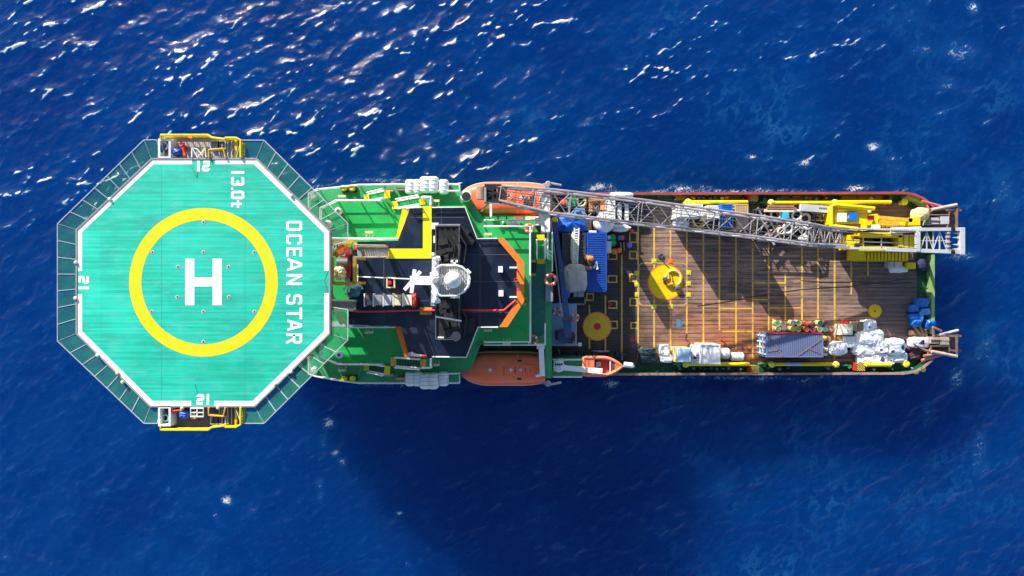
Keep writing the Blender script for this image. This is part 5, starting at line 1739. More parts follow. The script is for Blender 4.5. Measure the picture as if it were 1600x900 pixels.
# blue tarpaulin over a stack of gear, forward corner of the deck
m = MB(); m.lump(P(893, 349, ZM + 1.4), (3.5, 2.3, 2.8), 51, .5, .16, 30, 17, 2.4); solo('tarpaulin_cover', 'big bright blue tarpaulin over gear between crane boom and containers', 'tarpaulin', m, blue_tarp)
m = MB(); m.pbox(898, 325, 914, 335, ZM + .02, ZM + 2.8); m.pbox(900, 326, 906, 331, ZM + 2.8, ZM + 3.1); solo('compressor', 'pale blue compressor box under the boom beside the blue tarpaulin', 'compressor', m, paint('mid_blue_enamel', (.1, .25, .55), .2, 2, .45, (.5, .55, .6), .6))
t = thing('generator_set', 'green generator under the crane boom next to the davit house', 'generator', P(893, 314, ZM))
m = MB(); m.pbox(886, 307, 899, 323, ZM + .02, ZM + 2.4); put(m, 'generator_housing', barrel_green, t)
m = MB(); m.lathe(P(889, 312, ZM + 2.4), [(.18, 0), (.18, .3), (.1, .4)], 12); put(m, 'exhaust_stack', dark_grey, t)
m = MB(); m.lump(P(881, 318, ZM + .9), (.9, .8, 1.7), 61); solo('red_valve_cover', 'small red cloth bundle by the green generator', 'bundle', m, red)
m = MB()
for k in range(6):
    m.ring(P(907 + (k % 2), 315, ZM + .15 + k * .22), .75 - .05 * k, .11, 20)
solo('hose_coil', 'pale yellow coiled hose between green generator and orange machinery', 'hose', m, paint('pale_yellow_hose', (.62, .6, .25), .2, 2, .6))
t = thing('pump_unit', 'orange pump machinery on a skid under the boom', 'pump', P(934, 318, ZM))
m = MB(); m.pbox(921, 308, 949, 314, ZM + .02, ZM + 2.2); m.pbox(938, 314, 950, 328, ZM + .02, ZM + 2.0); m.pbox(921, 314, 926, 331, ZM + .02, ZM + 1.7); put(m, 'orange_housing', paint('rust_orange_paint', (.62, .25, .08), .25, 2, .55, (.2, .08, .04), .6), t)
m = MB()
for k in range(7):
    x = 924 + k * 3
    m.tube([P(x, 315, ZM + 1.4), P(x + 2, 324, ZM + 1.8), P(x + random.uniform(-3, 3), 334, ZM + 1.0)], .1)
m.lathe(P(932, 320, ZM), [(.6, 0), (.6, 1.2), (.3, 1.5)], 14); put(m, 'pump_pipework', rust_pink, t)
m = MB()
for dx in (-.9, .9):
    m.bar(P(936, 310, ZM + .1) + Vector((dx, 0, 0)), P(936, 336, ZM + .1) + Vector((dx, 0, 0)), .2)
put(m, 'skid', dark_grey, t)
container(952.5, 309, 961, 344, ZM + 5.2, white_clean, 'tall narrow white tank frame near the top rail, beside the black rack', 'x', 8, name='tank_container', cat='tank')
m = MB(); m.pbox(936, 331, 952, 345, ZM + .02, ZM + 2.4); solo('white_locker', 'square white box between orange pump and tall white tank', 'box', m, white_clean)
m = MB(); m.lathe(P(942, 349, ZM + .02), [(1.15, 0), (1.15, 1.2), (1.0, 1.5), (.5, 1.75), (.05, 1.8)], 22); solo('dome_tank', 'round white domed tank next to the open white dinghy', 'tank', m, white)
t = thing('dinghy', 'small white upturned dinghy pointing aft beneath the boom', 'dinghy', P(970, 356, ZM))
q = [P(x, y, ZM + .9) for x, y in ((954, 352), (960, 350.5), (978, 351), (987, 355.5), (980, 361), (970, 362.5), (958, 361))]
m = MB(); m.prism([v.to_2d() for v in q], ZM + .1, ZM + .9); cc_ = P(970, 356.5, ZM + .9)
m.add([tuple(v) for v in q] + [tuple(v.lerp(cc_, .45) + Vector((0, 0, .4))) for v in q], [[i, (i + 1) % 7, 7 + (i + 1) % 7, 7 + i] for i in range(7)] + [[7 + i for i in range(7)]]); put(m, 'dinghy_hull', white, t)
m = MB(); m.bar(P(956, 356.5, ZM + 1.32), P(984, 356, ZM + 1.25), .12, .1); put(m, 'keel', pale, t)
m = MB(); m.lump(P(970, 305, ZM + 1.1), (2.6, .55, 1.6), 71, .5, .1); solo('rolled_sheet', 'long white rolled sheet lying on the top bulwark rail', 'sheet', m, white_cloth)
m = MB(); m.bar(P(918, 343, ZM + 1.5), P(918, 362, ZM + 1.2), .55, .4); m.bar(P(921, 344, ZM + 1.2), P(921, 360, ZM + .9), .4, .4); solo('timber_baulk', 'ochre timber baulks standing between blue tarpaulin and white tank', 'timber', m, paint('ochre_timber', (.5, .25, .05), .2, 2, .6))
m = MB(); m.pbox(919, 360, 932, 364, ZM + .02, ZM + 2.3); solo('white_case', 'thin white case at the head of the blue container', 'case', m, white)
t = thing('battery_rack', 'black slatted rack with two white posts under the boom', 'rack', P(976, 332, ZM))
m = MB(); m.pbox(961, 316, 999, 346, ZM + .02, ZM + .25)
for k in range(8):
    m.pbox(962, 317 + k * 3.6, 997, 319 + k * 3.6, ZM + .25, ZM + .7)
put(m, 'rack_slat', dark_grey, t)
m = MB()
for x in (968, 979):
    m.bar(P(x, 319, ZM + 1.0), P(x, 345, ZM + 1.0), .4, .3)
put(m, 'white_post', white, t)
# the cluster of drums and gear beside the blue container
t = thing('freezer_chest', 'white chest standing against the blue container beside green drums', 'chest', P(952, 387, ZM))
m = MB(); m.pbox(948.5, 377, 955, 395, ZM + .02, ZM + 1.0); put(m, 'chest_body', white_clean, t)
m = MB(); m.pbox(948.3, 376.8, 955.2, 395.2, ZM + 1.0, ZM + 1.12); put(m, 'chest_lid', white_clean, t)
m = MB(); m.lump(P(951, 371.5, ZM + .5), (.5, .5, .9), 81); solo('white_sack', 'small white sack above the white chest, beside the green drum', 'sack', m, white_cloth)


def drum(loc, lid, body, label, group, name='steel_drum', sc=1.0):
    o = Vector(loc)
    t = thing(name, label, 'drum', loc, group)
    m = MB(); m.lathe(o, [(.28 * sc, 0), (.3 * sc, .02), (.29 * sc, .05), (.29 * sc, .28), (.305 * sc, .3), (.29 * sc, .32), (.29 * sc, .58), (.305 * sc, .6), (.29 * sc, .62), (.29 * sc, .87), (.3 * sc, .89), (.3 * sc, .91), (.27 * sc, .91), (.265 * sc, .885)], 18); put(m, 'drum_body', body, t)
    m = MB(); m.lathe(o + Vector((0, 0, .886)), [(.262 * sc, 0), (.255 * sc, .006)], 18); l = put(m, 'drum_lid', lid, t)
    m = MB(); m.lathe(o + Vector((.14 * sc, .05, .892)), [(.045, 0), (.045, .025)], 10); m.lathe(o + Vector((-.15 * sc, -.04, .892)), [(.025, 0), (.025, .025)], 8); put(m, 'bung', grey, l)


yel_body = paint('straw_drum_paint', (.72, .6, .25), .12, 2, .5)
G1 = 'oil drums in two rows beside the slate blue container'
bars = [(1215.5, 505, barrel_green, yel_body, 'green lidded drum', 'far', 'first'), (1223.5, 506, barrel_brown, yel_body, 'brown lidded drum', 'far', 'second'),
        (1239.7, 504.5, barrel_grey, yel_body, 'grey lidded straw coloured drum', 'far', 'third'), (1248, 504.5, barrel_green, yel_body, 'green and white lidded drum', 'far', 'fourth'),
        (1260.4, 505.5, barrel_orange, barrel_orange, 'orange drum', 'far', 'fifth'), (1269, 506, rust_pink, barrel_orange, 'pinkish lidded orange drum', 'far', 'sixth'),
        (1281.8, 505, barrel_green, yel_body, 'green lidded straw coloured drum', 'far', 'seventh'), (1291, 505.7, barrel_brown, barrel_brown, 'brown drum', 'far', 'last'),
        (1216, 513.8, barrel_brown, yel_body, 'brown lidded straw coloured drum', 'near', 'first'), (1225, 513.8, barrel_grey, barrel_grey, 'grey drum', 'near', 'second'),
        (1239.4, 513.8, yellow_worn, yel_body, 'ochre lidded drum', 'near', 'third'), (1247.3, 514, paint('olive_green_lid', (.25, .3, .1), .2, 2, .5), yel_body, 'olive lidded drum', 'near', 'fourth'),
        (1260.4, 514.2, barrel_orange, barrel_orange, 'bright orange drum', 'near', 'fifth'), (1270, 514.8, maroon, barrel_orange, 'dark red lidded drum', 'near', 'sixth'),
        (1281, 514.2, barrel_grey, yel_body, 'grey lidded drum', 'near', 'seventh'), (1289.5, 514.4, drum_teal, drum_teal, 'faded teal drum', 'near', 'last')]
for x, y, lid, body, nm, row, pos_ in bars:
    p = P(x, y, ZM + .9)
    drum((p.x, p.y, ZM + .02), lid, body, '%s, %s from container doors, %s row' % (nm, pos_, 'outer' if row == 'far' else 'inner'), G1)
for x, y, lab in ((957.5, 371, 'green plastic drum beside the white sack'), (958.2, 379.5, 'green plastic drum beside the white chest')):
    p = P(x, y, ZM + .9)
    drum((p.x, p.y, ZM + .02), green_bright, green_bright, lab, 'green plastic drums by the blue container', sc=1.15)
p = P(1341, 523, ZM + .9); drum((p.x, p.y, ZM + .02), green_bright, barrel_green, 'light green drum among the white bags and timber crates', None)
p = P(1345, 524, ZM + .9); drum((p.x, p.y - .1, ZM + .02), white, cream, 'cream drum against the light green one by the white bags', None)
for k, (x, y, lab) in enumerate(((959.5, 393, 'larger orange buoy below the green drums'), (967.5, 391, 'smaller orange buoy at the foot of the hand trolley'))):
    m = MB(); m.lump(P(x, y, ZM + .4), (.75 - .15 * k, .7 - .12 * k, .75), 90 + k, .9, .08); solo('float_buoy', lab, 'buoy', m, orange_band)
t = thing('hand_trolley', 'hand trolley with a blue and a red box and pale wooden handles', 'trolley', P(970, 376, ZM))
m = MB(); m.pbox(966, 368, 971, 375, ZM + .1, ZM + .9); put(m, 'blue_box', bright_blue, t)
m = MB(); m.pbox(971.2, 368, 975.5, 375, ZM + .1, ZM + .9); put(m, 'red_box', redpipe, t)
for x in (969.5, 974.5):
    m = MB(); m.bar(P(x, 378, ZM + .5), P(x + 1, 391, ZM + .35), .14); put(m, 'handle', wood, t)
    m = MB(); m.cyl(P(x, 376, ZM + .02) + Vector((0, 0, .25)), .25, .1, 14, 'X'); put(m, 'wheel', rubber, t)
m = MB(); m.lump(P(983, 383, ZM + .4), (.65, .65, .7), 95, .9, .06); solo('paint_tub', 'round blue and pink tub beside the yellow lashing frames', 'tub', m, paint('violet_blue_plastic', (.15, .17, .6), .2, 1.5, .4, (.7, .08, .2), .9))
m = MB(); m.lump(P(987, 361.5, ZM + .3), (.55, .45, .5), 96, .9, .06); solo('fender_ball', 'small red fender ball by the dinghy bow', 'fender', m, redpipe)
m = MB(); m.lathe(P(953, 475.5, ZM + .02), [(.2, 0), (.2, .35), (.12, .5)], 12); m.bar(P(950, 475, ZM + .3), P(956, 476, ZM + .3), .12); solo('hydrant_valve', 'red hydrant valve standing by itself on the dark deck', 'valve', m, red)

# ------------------------------------------------------------------ the yellow hose ring on the target
t = thing('towing_ring', 'yellow jacketed rope ring lying on the round yellow target', 'rope', P(1054, 436, ZM))
m = MB(); m.ring(P(1052, 435, ZM + .16), .86, .15, 32, 8, None, -.95, 3.0); put(m, 'yellow_jacket', paint('straw_yellow_jacket', (.78, .62, .15), .12, 3, .6, (.3, .2, .05), .5), t)
m = MB()
m.tube([P(1044, 425, ZM + .25), P(1045, 434, ZM + .3), P(1041, 439, ZM + .3), P(1044, 445, ZM + .3), P(1051, 443, ZM + .3), P(1053, 447, ZM + .25)], .12)
m.tube([P(1048, 430, ZM + .2), P(1050, 438, ZM + .25), P(1047, 446, ZM + .2)], .08); put(m, 'rope_tail', yellow_worn, t)
m = MB(); m.lump(P(1039, 436, ZM + .3), (.5, .5, .5), 97, .7, .3); m.lump(P(1059, 450, ZM + .25), (.7, .5, .45), 98, .7, .2); put(m, 'shackle', dark_grey, t)
m = MB()
for k in range(3):
    m.ring(P(1031 + k * 1.4, 400.5 - k * .6, ZM + .08 + .03 * k), .22, .04, 14)
m.tube([P(1033, 404, ZM + .1), P(1040, 413, ZM + .1), P(1046, 418, ZM + .1)], .04)
solo('wire_coil', 'loose dark wire coil on the planks above the yellow target', 'wire', m, dark_grey)

# ------------------------------------------------------------------ cargo along the top rail under the boom
container(1061, 319, 1098, 338, ZM + 4.0, white_clean, 'long white container by the top rail, farthest forward of the stacked boxes', 'y', 12)
m = MB(); m.lump(P(1058, 345, ZM + .75), (.9, 1.6, 1.5), 101, .55, .2); solo('jumbo_bag', 'white bulk bag under the boom, in front of the long white container', 'bag', m, white_cloth, 'white bags under the boom')
m = MB(); m.lump(P(1070, 346, ZM + .7), (.8, 1.2, 1.4), 102, .55, .25); solo('jumbo_bag', 'crumpled white bag with dark folds under the boom near the yellow coil', 'bag', m, bag_mat('white_bag_dark_folds', 2, [(.1, .1, .12)]), 'white bags under the boom')
t = thing('hose_coil', 'bright yellow hose coil under the boom between white containers', 'hose', P(1091, 346, ZM))
m = MB()
for k in range(4):
    m.ring(P(1091, 346, ZM + .2 + .2 * k), .55, .13, 22, 8, None, -3.6, .6)
put(m, 'coil', yellow, t)
m = MB(); m.pbox(1088, 335, 1096, 342, ZM + .02, ZM + 1); put(m, 'coil_stand', grey, t)
container(1106, 321, 1124, 341, ZM + 4.0, white, 'short white container between the yellow coil and the blue tank unit', 'y', 7)
t = container(1127, 319, 1145, 330, ZM + 5.0, bright_blue, 'bright blue tank unit with framed lower end under the boom', 'x', 4, name='tank_unit', cat='tank')
m = MB()
for k in range(6):
    m.bar(P(1125 + k * 4, 331, ZM + 4.4), P(1124 + k * 4, 356, ZM + 3.0), .16)
for y in (336, 345, 355):
    m.bar(P(1124, y, ZM + 3.6 - (y - 336) * .03), P(1146, y, ZM + 3.6 - (y - 336) * .03), .16)
put(m, 'blue_frame', bright_blue, t)
m = MB(); m.pbox(1125, 332, 1145, 356, ZM + .02, ZM + 3.0); put(m, 'blue_tank', steelblue, t)
m = MB(); m.pbox(1129, 333, 1134, 346, ZM + 3.0, ZM + 3.3); put(m, 'gauge_panel', white, t)
container(1149, 319, 1169, 335.5, ZM + 5.0, tan, 'tan container by the top rail, next to the blue tank unit', 'y', 8)
m = MB(); m.pbox(1151, 341, 1170, 357, ZM + .02, ZM + 3.6); solo('pallet_load', 'strapped pale timber pallet load beside the tan container', 'pallet', m, paint('pale_pallet_boards', (.55, .42, .3), .3, 3, .7, (.2, .13, .08), .7))
m = MB(); m.pbox(1162, 355, 1172, 369, ZM + .02, ZM + 1.5); solo('dark_crate', 'dark grey crate below the pale timber pallet load', 'crate', m, dark_grey)

# ------------------------------------------------------------------ scrap rack: pipes, rings and beams beside the crane
t = thing('cargo_basket', 'dark steel cargo basket holding pipes and rings beside the yellow crane', 'basket', P(1232, 352, ZM))
m = MB(); m.pbox(1180, 326, 1276, 378, ZM + .02, ZM + .3); put(m, 'basket_floor', soot, t)
m = MB()
q = PX([(1181, 327), (1275, 331), (1272, 379), (1183, 376)], ZM + 1.6)
for zz_ in (ZM + .8, ZM + 1.6):
    m.tube([(v.x, v.y, zz_) for v in q], .1, 6, True)
for i in range(4):
    a, b = q[i], q[(i + 1) % 4]
    for k in range(6):
        v = a.lerp(b, k / 6); m.bar((v.x, v.y, ZM), v, .1)
put(m, 'basket_frame', dark_grey, t)
rp = random.Random(12)
pm = [grey, pale, lilac, rust_pink, dark_grey]
for k in range(30):
    x, y = rp.uniform(1186, 1262), rp.uniform(332, 373)
    a = rp.choice([rp.uniform(-.25, .25), rp.uniform(.5, 1.1), rp.uniform(-1.2, -.6)])
    Ln = rp.uniform(1.2, 3.0)
    c = P(x, y, ZM + .5 + .9 * rp.random())
    d = Vector((math.cos(a), math.sin(a), rp.uniform(-.12, .12))) * Ln / 2
    m = MB(); m.tube([c - d, c + d], rp.uniform(.06, .14), 8)
    solo('steel_pipe', 'grey or rusty steel pipe thrown in the jumble inside the dark cargo basket', 'pipe', m, rp.choice(pm), 'loose pipes in the cargo basket')
for k, (x, y, R) in enumerate(((1212, 335, .52), (1245, 336, .5), (1258, 341, .48), (1231, 357, .5), (1221, 361, .35), (1262, 352, .42), (1257, 372, .3))):
    m = MB(); m.ring(P(x, y, ZM + 1.55), R, .13, 24, 8, Matrix.Rotation(rp.uniform(-.3, .3), 3, 'X'))
    solo('rope_ring', ('cream rope ring just forward of the light blue crate', 'white rope ring just aft of the light blue crate', 'tilted cream rope ring nearest the perforated beam', 'white rope ring in the middle of the pipe jumble', 'small cream rope ring in the middle of the pipe jumble', 'white rope ring by the black engine module', 'smallest rope ring at the inboard edge of the pipe basket')[k], 'ring', m, white if k % 2 else cream, 'whitish rings on the pipe jumble')
m = MB(); m.pbox(1223, 331, 1233, 341, ZM + .3, ZM + 1.9); solo('plastic_crate', 'light blue plastic crate on top of the pipe jumble', 'crate', m, cyan)
for k, (x0, x1, y, mt, lab) in enumerate(((1200, 1240, 322.5, rust_pink, 'long pinkish beam nearest the yellow cargo rail'), (1198, 1244, 326, rust_pink, 'long pinkish beam next in from the yellow cargo rail'), (1194, 1240, 329, cream, 'pale beam lying just above the light blue plastic crate'))):
    m = MB(); m.bar(P(x0, y, ZM + 1.7), P(x1, y + .5, ZM + 1.7), .3, .3); solo('steel_beam', lab, 'beam', m, mt)
t = thing('perforated_beam', 'long pale grey perforated beam between pipes and yellow crane', 'beam', P(1275, 326, ZM))
m = MB(); m.bar(P(1250, 324, ZM + 2), P(1299, 328, ZM + 2), .75, .5); put(m, 'beam_web', pale, t)
m = MB()
for k in range(6):
    p = P(1281 + k * 3.2, 325.2 + k * .3, ZM + 2.26); m.box(p, (.13, .17, .02))
put(m, 'beam_hole', black, t)
t = thing('engine_module', 'black framed engine module between the pipe basket and yellow crane', 'engine', P(1284, 342, ZM))
m = MB(); m.pbox(1270, 331, 1298, 357, ZM + .02, ZM + 1.2); put(m, 'engine_block', soot, t)
m = MB()
for y in (333, 344, 355):
    m.bar(P(1268, y, ZM + 1.5), P(1299, y + 1, ZM + 1.5), .14)
m.ring(P(1277, 337, ZM + 1.4), .35, .05, 16); m.tube([P(1273, 335, ZM + 1.4), P(1282, 339, ZM + 1.5), P(1283, 347, ZM + 1.5)], .09)
put(m, 'engine_pipework', grey, t)
m = MB(); m.lump(P(1255, 373, ZM + 1.6), (1.0, .5, .6), 104, .8, .2); solo('white_rag_bundle', 'white rag bundle hanging on the lower edge of the pipe basket', 'cloth', m, white_cloth)

# ------------------------------------------------------------------ cargo along the lower rail
m = MB(); m.lump(P(1010, 549, ZM + .5), (2.0, .9, 1.0), 111, .6, .25, 22, 13, 3.4); m.lump(P(1012, 560, ZM + .45), (2.1, 1.0, .9), 112, .5, .15); solo('net_heap', 'dark green heap of netting and tarpaulin by the lower rail', 'tarpaulin', m, dark_tarp)
m = MB(); m.lump(P(1038, 547, ZM + .6), (1.1, 1.3, 1.2), 113, .5, .1); solo('jumbo_bag', 'bright white bulk bag by the dark netting, farther from the lower rail', 'bag', m, white_cloth, 'white bags by the dark netting')
m = MB(); m.lump(P(1040.5, 559.5, ZM + .55), (1.3, 1.0, 1.1), 114, .5, .1); solo('jumbo_bag', 'rounded white bulk bag by the dark netting, touching the lower rail', 'bag', m, white_cloth, 'white bags by the dark netting')
t = thing('tool_container', 'small container with cream sides and a sky blue roof sheet', 'container', P(1066, 555, ZM))
m = MB(); m.pbox(1056, 544, 1080, 566, ZM + .02, ZM + 2.3); put(m, 'container_box', cream, t)
m = MB(); m.pbox(1059.5, 544.5, 1079.5, 565.5, ZM + 2.3, ZM + 2.36); put(m, 'roof_sheet', paint('sky_blue_sheet', (.36, .55, .75), .1, 1.5, .5), t)
t = thing('pump_module', 'white pump module packed with valves between two pale boxes', 'pump', P(1087, 558, ZM))
m = MB(); m.pbox(1081, 549, 1094.5, 568, ZM + .02, ZM + 1.6); put(m, 'module_base', white, t)
m = MB()
for k in range(14):
    m.box(P(rp.uniform(1083, 1093), rp.uniform(551, 566), ZM + 1.7), (rp.uniform(.1, .4), rp.uniform(.1, .4), .3))
put(m, 'valve_block', paint('blue_grey_enamel', (.4, .45, .6), .3, 3, .5, (.1, .12, .2), .6), t)
m = MB(); m.lathe(P(1081.5, 541, ZM + .02), [(.25, 0), (.25, .7), (.12, .8)], 12); m.pbox(1081, 544.5, 1091, 548.5, ZM + .02, ZM + 1); put(m, 'valve_tank', white, t)
t = thing('white_cabin', 'large plain white cabin box by the lower yellow rail', 'cabin', P(1109, 553, ZM))
m = MB(); m.pbox(1095, 538.5, 1125, 568.5, ZM + .02, ZM + 2.5); put(m, 'cabin_box', white_clean, t)
m = MB(); m.ribbon([v.to_2d() for v in PX([(1095.5, 539), (1124.5, 539), (1124.5, 568), (1095.5, 568)], ZM + 2.5)], .12, ZM + 2.5, ZM + 2.58, True); m.box(P(1104, 541.5, ZM + 2.5), (.2, .2, .2)); put(m, 'roof_edge', white, t)
t = thing('air_receiver', 'rounded white air receiver joined to the white cabin', 'tank', P(1132, 552, ZM))
m = MB(); m.lathe(P(1126, 552, ZM + .8), [(.05, 0), (.5, .05), (.62, .2), (.62, .75), (.5, .9), (.05, .95)], 16, 'X'); put(m, 'tank_shell', white, t)
m = MB(); m.pbox(1128, 556, 1138, 562, ZM + .02, ZM + .8); put(m, 'tank_support', dark_grey, t)
t = thing('fuel_tank', 'white horizontal cylinder tank standing apart by the lower yellow rail', 'tank', P(1152, 557, ZM))
m = MB(); m.lathe(P(1141, 557, ZM + .65), [(.05, 0), (.38, .04), (.48, .14), (.48, 1.3), (.38, 1.42), (.05, 1.46)], 18, 'X'); put(m, 'tank_shell', white_clean, t)
m = MB()
for x in (1144, 1158):
    m.pbox(x - 2, 553, x + 2, 562, ZM + .02, ZM + .5)
put(m, 'saddle', yellow_worn, t)
m = MB()
for k in range(5):
    m.tube([P(1133 + 4 * k, 546 - k % 2, ZM + .3), P(1136 + 4 * k, 550, ZM + .3)], .09)
m.ring(P(1148, 547, ZM + .2), .22, .05, 12); solo('pipe_offcut', 'rusty pipe offcuts strewn between air receiver and fuel tank', 'pipe', m, rust)

# ------------------------------------------------------------------ crates and white bags aft of the slate container
m = MB(); m.pbox(1312, 507, 1332.5, 523.5, ZM + .02, ZM + 1.2); m.box(P(1325, 514, ZM + 1.23), (.3, .3, .06)); solo('white_crate', 'square cream white crate beside the timber crates', 'crate', m, paint('ivory_crate', (.8, .74, .58), .06, 1.5, .6))
m = MB(); m.pbox(1320, 526, 1337, 543, ZM + .02, ZM + 1.1); m.box(P(1329, 534, ZM + 1.13), (.25, .25, .06)); solo('white_crate', 'square white crate beside the orange straps', 'crate', m, white)
m = MB(); m.pbox(1318, 501, 1327, 506.5, ZM + .02, ZM + .8); m.pbox(1320, 502, 1325, 505, ZM + .8, ZM + .95); solo('red_box', 'small red box behind the cream white crate', 'box', m, red)
for k, (x0, x1, lab) in enumerate(((1328.5, 1339.5, 'pale timber crate touching the cream white crate'), (1340.5, 1349.5, 'pale timber crate touching the topmost white bag'))):
    m = MB()
    for j in range(4):
        xx = x0 + (x1 - x0) * j / 4
        m.pbox(xx + .2, 503, xx + (x1 - x0) / 4 - .2, 517, ZM + .02, ZM + 1.0)
    solo('timber_crate', lab, 'crate', m, wood if k else tan)
m = MB()
m.tube([P(1309, 526, ZM + .3), P(1314, 529, ZM + .5), P(1318, 533, ZM + .4), P(1321, 539, ZM + .5)], .16); m.tube([P(1312, 538, ZM + .6), P(1318, 536, ZM + .5), P(1322, 546, ZM + .6)], .13); solo('lashing_strap', 'bright orange webbing straps beside the square white crate', 'strap', m, paint('amber_webbing', (.8, .35, .02), .12, 2, .6))
GB = 'white bulk bags heaped by the lower rail'
bags = [(1358.5, 509, 21, 17, 1.1, [(-.1, -.15, .12)], 'topmost white bag of the heap, with one dark slit'),
        (1354, 528, 27, 20, 1.5, None, 'wide white bag below the topmost one, beside the light green drum'),
        (1371, 528, 18, 24, 1.5, None, 'tall white bag beside the wide one, on its sternward side'),
        (1352, 545, 33, 21, 1.3, None, 'widest plain white bag of the heap, above the rail row'),
        (1377, 542, 20, 19, 1.5, [(-.15, -.3, .17)], 'white bag in the heap centre, small print on its lower edge'),
        (1399, 542, 31, 23, 1.4, [(.7, -.05, .26), (-.45, -.5, .2)], 'large white bag with a dark blue print, toward the stern'),
        (1355, 561, 27, 15, 1.1, None, 'plain white bag of the rail row nearest the slate container'),
        (1377, 561.5, 20, 17, 1.2, [(.0, -.02, .26)], 'white bag with a centred dark blue print by the rail'),
        (1390, 562.5, 13, 15, 1.0, [(.05, -.05, .1)], 'small white bag with a tiny print by the rail'),
        (1406, 558, 23, 16, 1.0, [(.1, .1, .07)], 'white bag next to the yellow bollard'),
        (1310, 544.5, 26, 20, 1.2, None, 'single bluish white bag apart from the heap, near the slate container')]
for k, (x, y, w, h, z, pr, lab) in enumerate(bags):
    s_ = (H - ZM - z) / F
    loc = P(x, y, ZM + z * .8)
    o = thing('jumbo_bag', lab, 'bag', (loc.x, loc.y, ZM + .02), GB)
    m = MB(); m.lump((loc.x, loc.y, ZM + .02 + z / 2), (w * s_ * 1.12, h * s_ * 1.12, z), 200 + k * 3, .6, .15, 26, 15, 2.6)
    put(m, 'bag_sack', bag_mat('white_bag_fabric_%d' % k, k, pr) if pr else white_cloth, o)
    for sx, sy in ((-1, -1), (1, -1), (1, 1), (-1, 1)):
        m = MB()
        b_ = Vector((loc.x + sx * w * s_ * .33, loc.y + sy * h * s_ * .33, ZM + z * .93))
        m.ring(b_, .16, .03, 8, 5, Matrix.Rotation(math.pi / 2, 3, 'X') @ Matrix.Rotation(.5 * sx, 3, 'Y'))
        put(m, 'lifting_loop', white_cloth, o)
m = MB(); m.lump(P(1366, 517.5, ZM + .3), (.75, .4, .6), 260, .8, .15); solo('grey_sack', 'small dark grey sack tucked below the topmost white bag', 'sack', m, paint('stone_grey_cloth', (.2, .18, .15), .2, 2, .8))
m = MB(); m.lump(P(1334, 548.5, ZM + .3), (.7, .25, .4), 261, .8, .2); solo('blue_rag', 'small blue rag sticking out of the white bag heap', 'cloth', m, cyan)
t = thing('gas_pump', 'grey round pump with a yellow cap behind the slate container', 'pump', P(1288.5, 529, ZM))
m = MB(); m.lathe(P(1288.5, 530, ZM + .02), [(.42, 0), (.42, .7), (.3, .85)], 16); put(m, 'pump_case', rust_pink, t)
m = MB(); m.lathe(P(1288, 528.5, ZM + .88), [(.28, 0), (.22, .2), (.05, .3)], 14); put(m, 'pump_cap', yellow, t)
m = MB(); m.lump(P(1290, 546.5, ZM + .35), (.65, .45, .7), 262, .6, .2); m.pbox(1286, 551, 1293, 556, ZM + .02, ZM + .5); solo('white_bucket', 'small white bucket in the shade at the end of the slate container', 'bucket', m, white)
# white tarpaulin, maroon nets, blue bags at the stern
t = thing('tarpaulin_bundle', 'white tarpaulin bundle with a dark blue triangle at the stern', 'tarpaulin', P(1434, 535, ZM))
m = MB(); m.lump(P(1434, 535, ZM + .6), (2.15, 1.2, 1.2), 270, .5, .1, 26, 13); put(m, 'white_sheet', white_cloth, t)
z_ = ZM + 1.27
m = MB(); m.prism([v.to_2d() for v in PX([(1436, 536.5), (1444, 530.5), (1444.5, 538)], z_)], z_ - .25, z_); put(m, 'blue_triangle', navycloth, t)
for k, (x, y, w, h, lab) in enumerate(((1424, 543, 1.5, .8, 'maroon netting heap touching the white tarpaulin bundle'), (1431, 549, 1.4, .8, 'maroon netting heap in the middle of the three'), (1427, 556, 1.6, .8, 'maroon netting heap nearest the lower rail'))):
    m = MB(); m.lump(P(x, y, ZM + .3), (w, h, .7), 280 + k, .7, .25, 20, 11, 3.5); solo('fishing_net', lab, 'net', m, maroon, 'maroon nets by the stern')
for k, (x, y, w, h, lab) in enumerate(((1439, 473, 21, 13, 'rounded blue bag at the upper end of the blue bag heap'), (1426.5, 482, 13, 11, 'blue bag with white edges under the rounded blue bag'), (1443.5, 487, 14, 10, 'light blue boxy bag by the lime green stern edge'),
                                        (1426.5, 494.5, 14, 9, 'flat blue bag between white edged bag and the planks'), (1430, 504, 14, 12, 'blue bag directly above the bundled planks'), (1452, 506.5, 14, 15, 'blue crumpled bag beside the stern quarter frame'), (1436, 496, 7, 16, 'narrow pale blue bag between the other blue bags'))):
    s_ = (H - ZM - 1) / F
    m = MB(); m.lump(P(x, y, ZM + .5), (w * s_ * 1.1, h * s_ * 1.1, 1.0), 300 + k, .55, .22, 20, 12, 3.0)
    solo('blue_bag', lab, 'bag', m, bright_blue if k not in (2, 6) else paint('light_blue_plastic', (.05, .3, .7), .2, 2, .35, (.4, .6, .8), .5, bump=.4), 'blue bags heaped at the stern')
for k, (a, b, lab) in enumerate((((1420, 517), (1443, 521), 'topmost level plank of the fanned planks'), ((1420, 522), (1446, 523.5), 'plank lying level in the fan'), ((1421, 527), (1447, 525), 'lowest plank of the fan'), ((1427, 509), (1441, 526), 'plank slanting under the blue bags'), ((1437, 509), (1445, 527), 'steep plank toward the stern edge'), ((1446, 514), (1448, 528), 'upright plank by the stern edge'))):
    m = MB(); m.bar(P(*a, ZM + .25 + k * .07), P(*b, ZM + .3 + k * .07), .28, .08); solo('plank', lab, 'plank', m, wood if k % 2 else rust_pink, 'fanned planks at the stern')
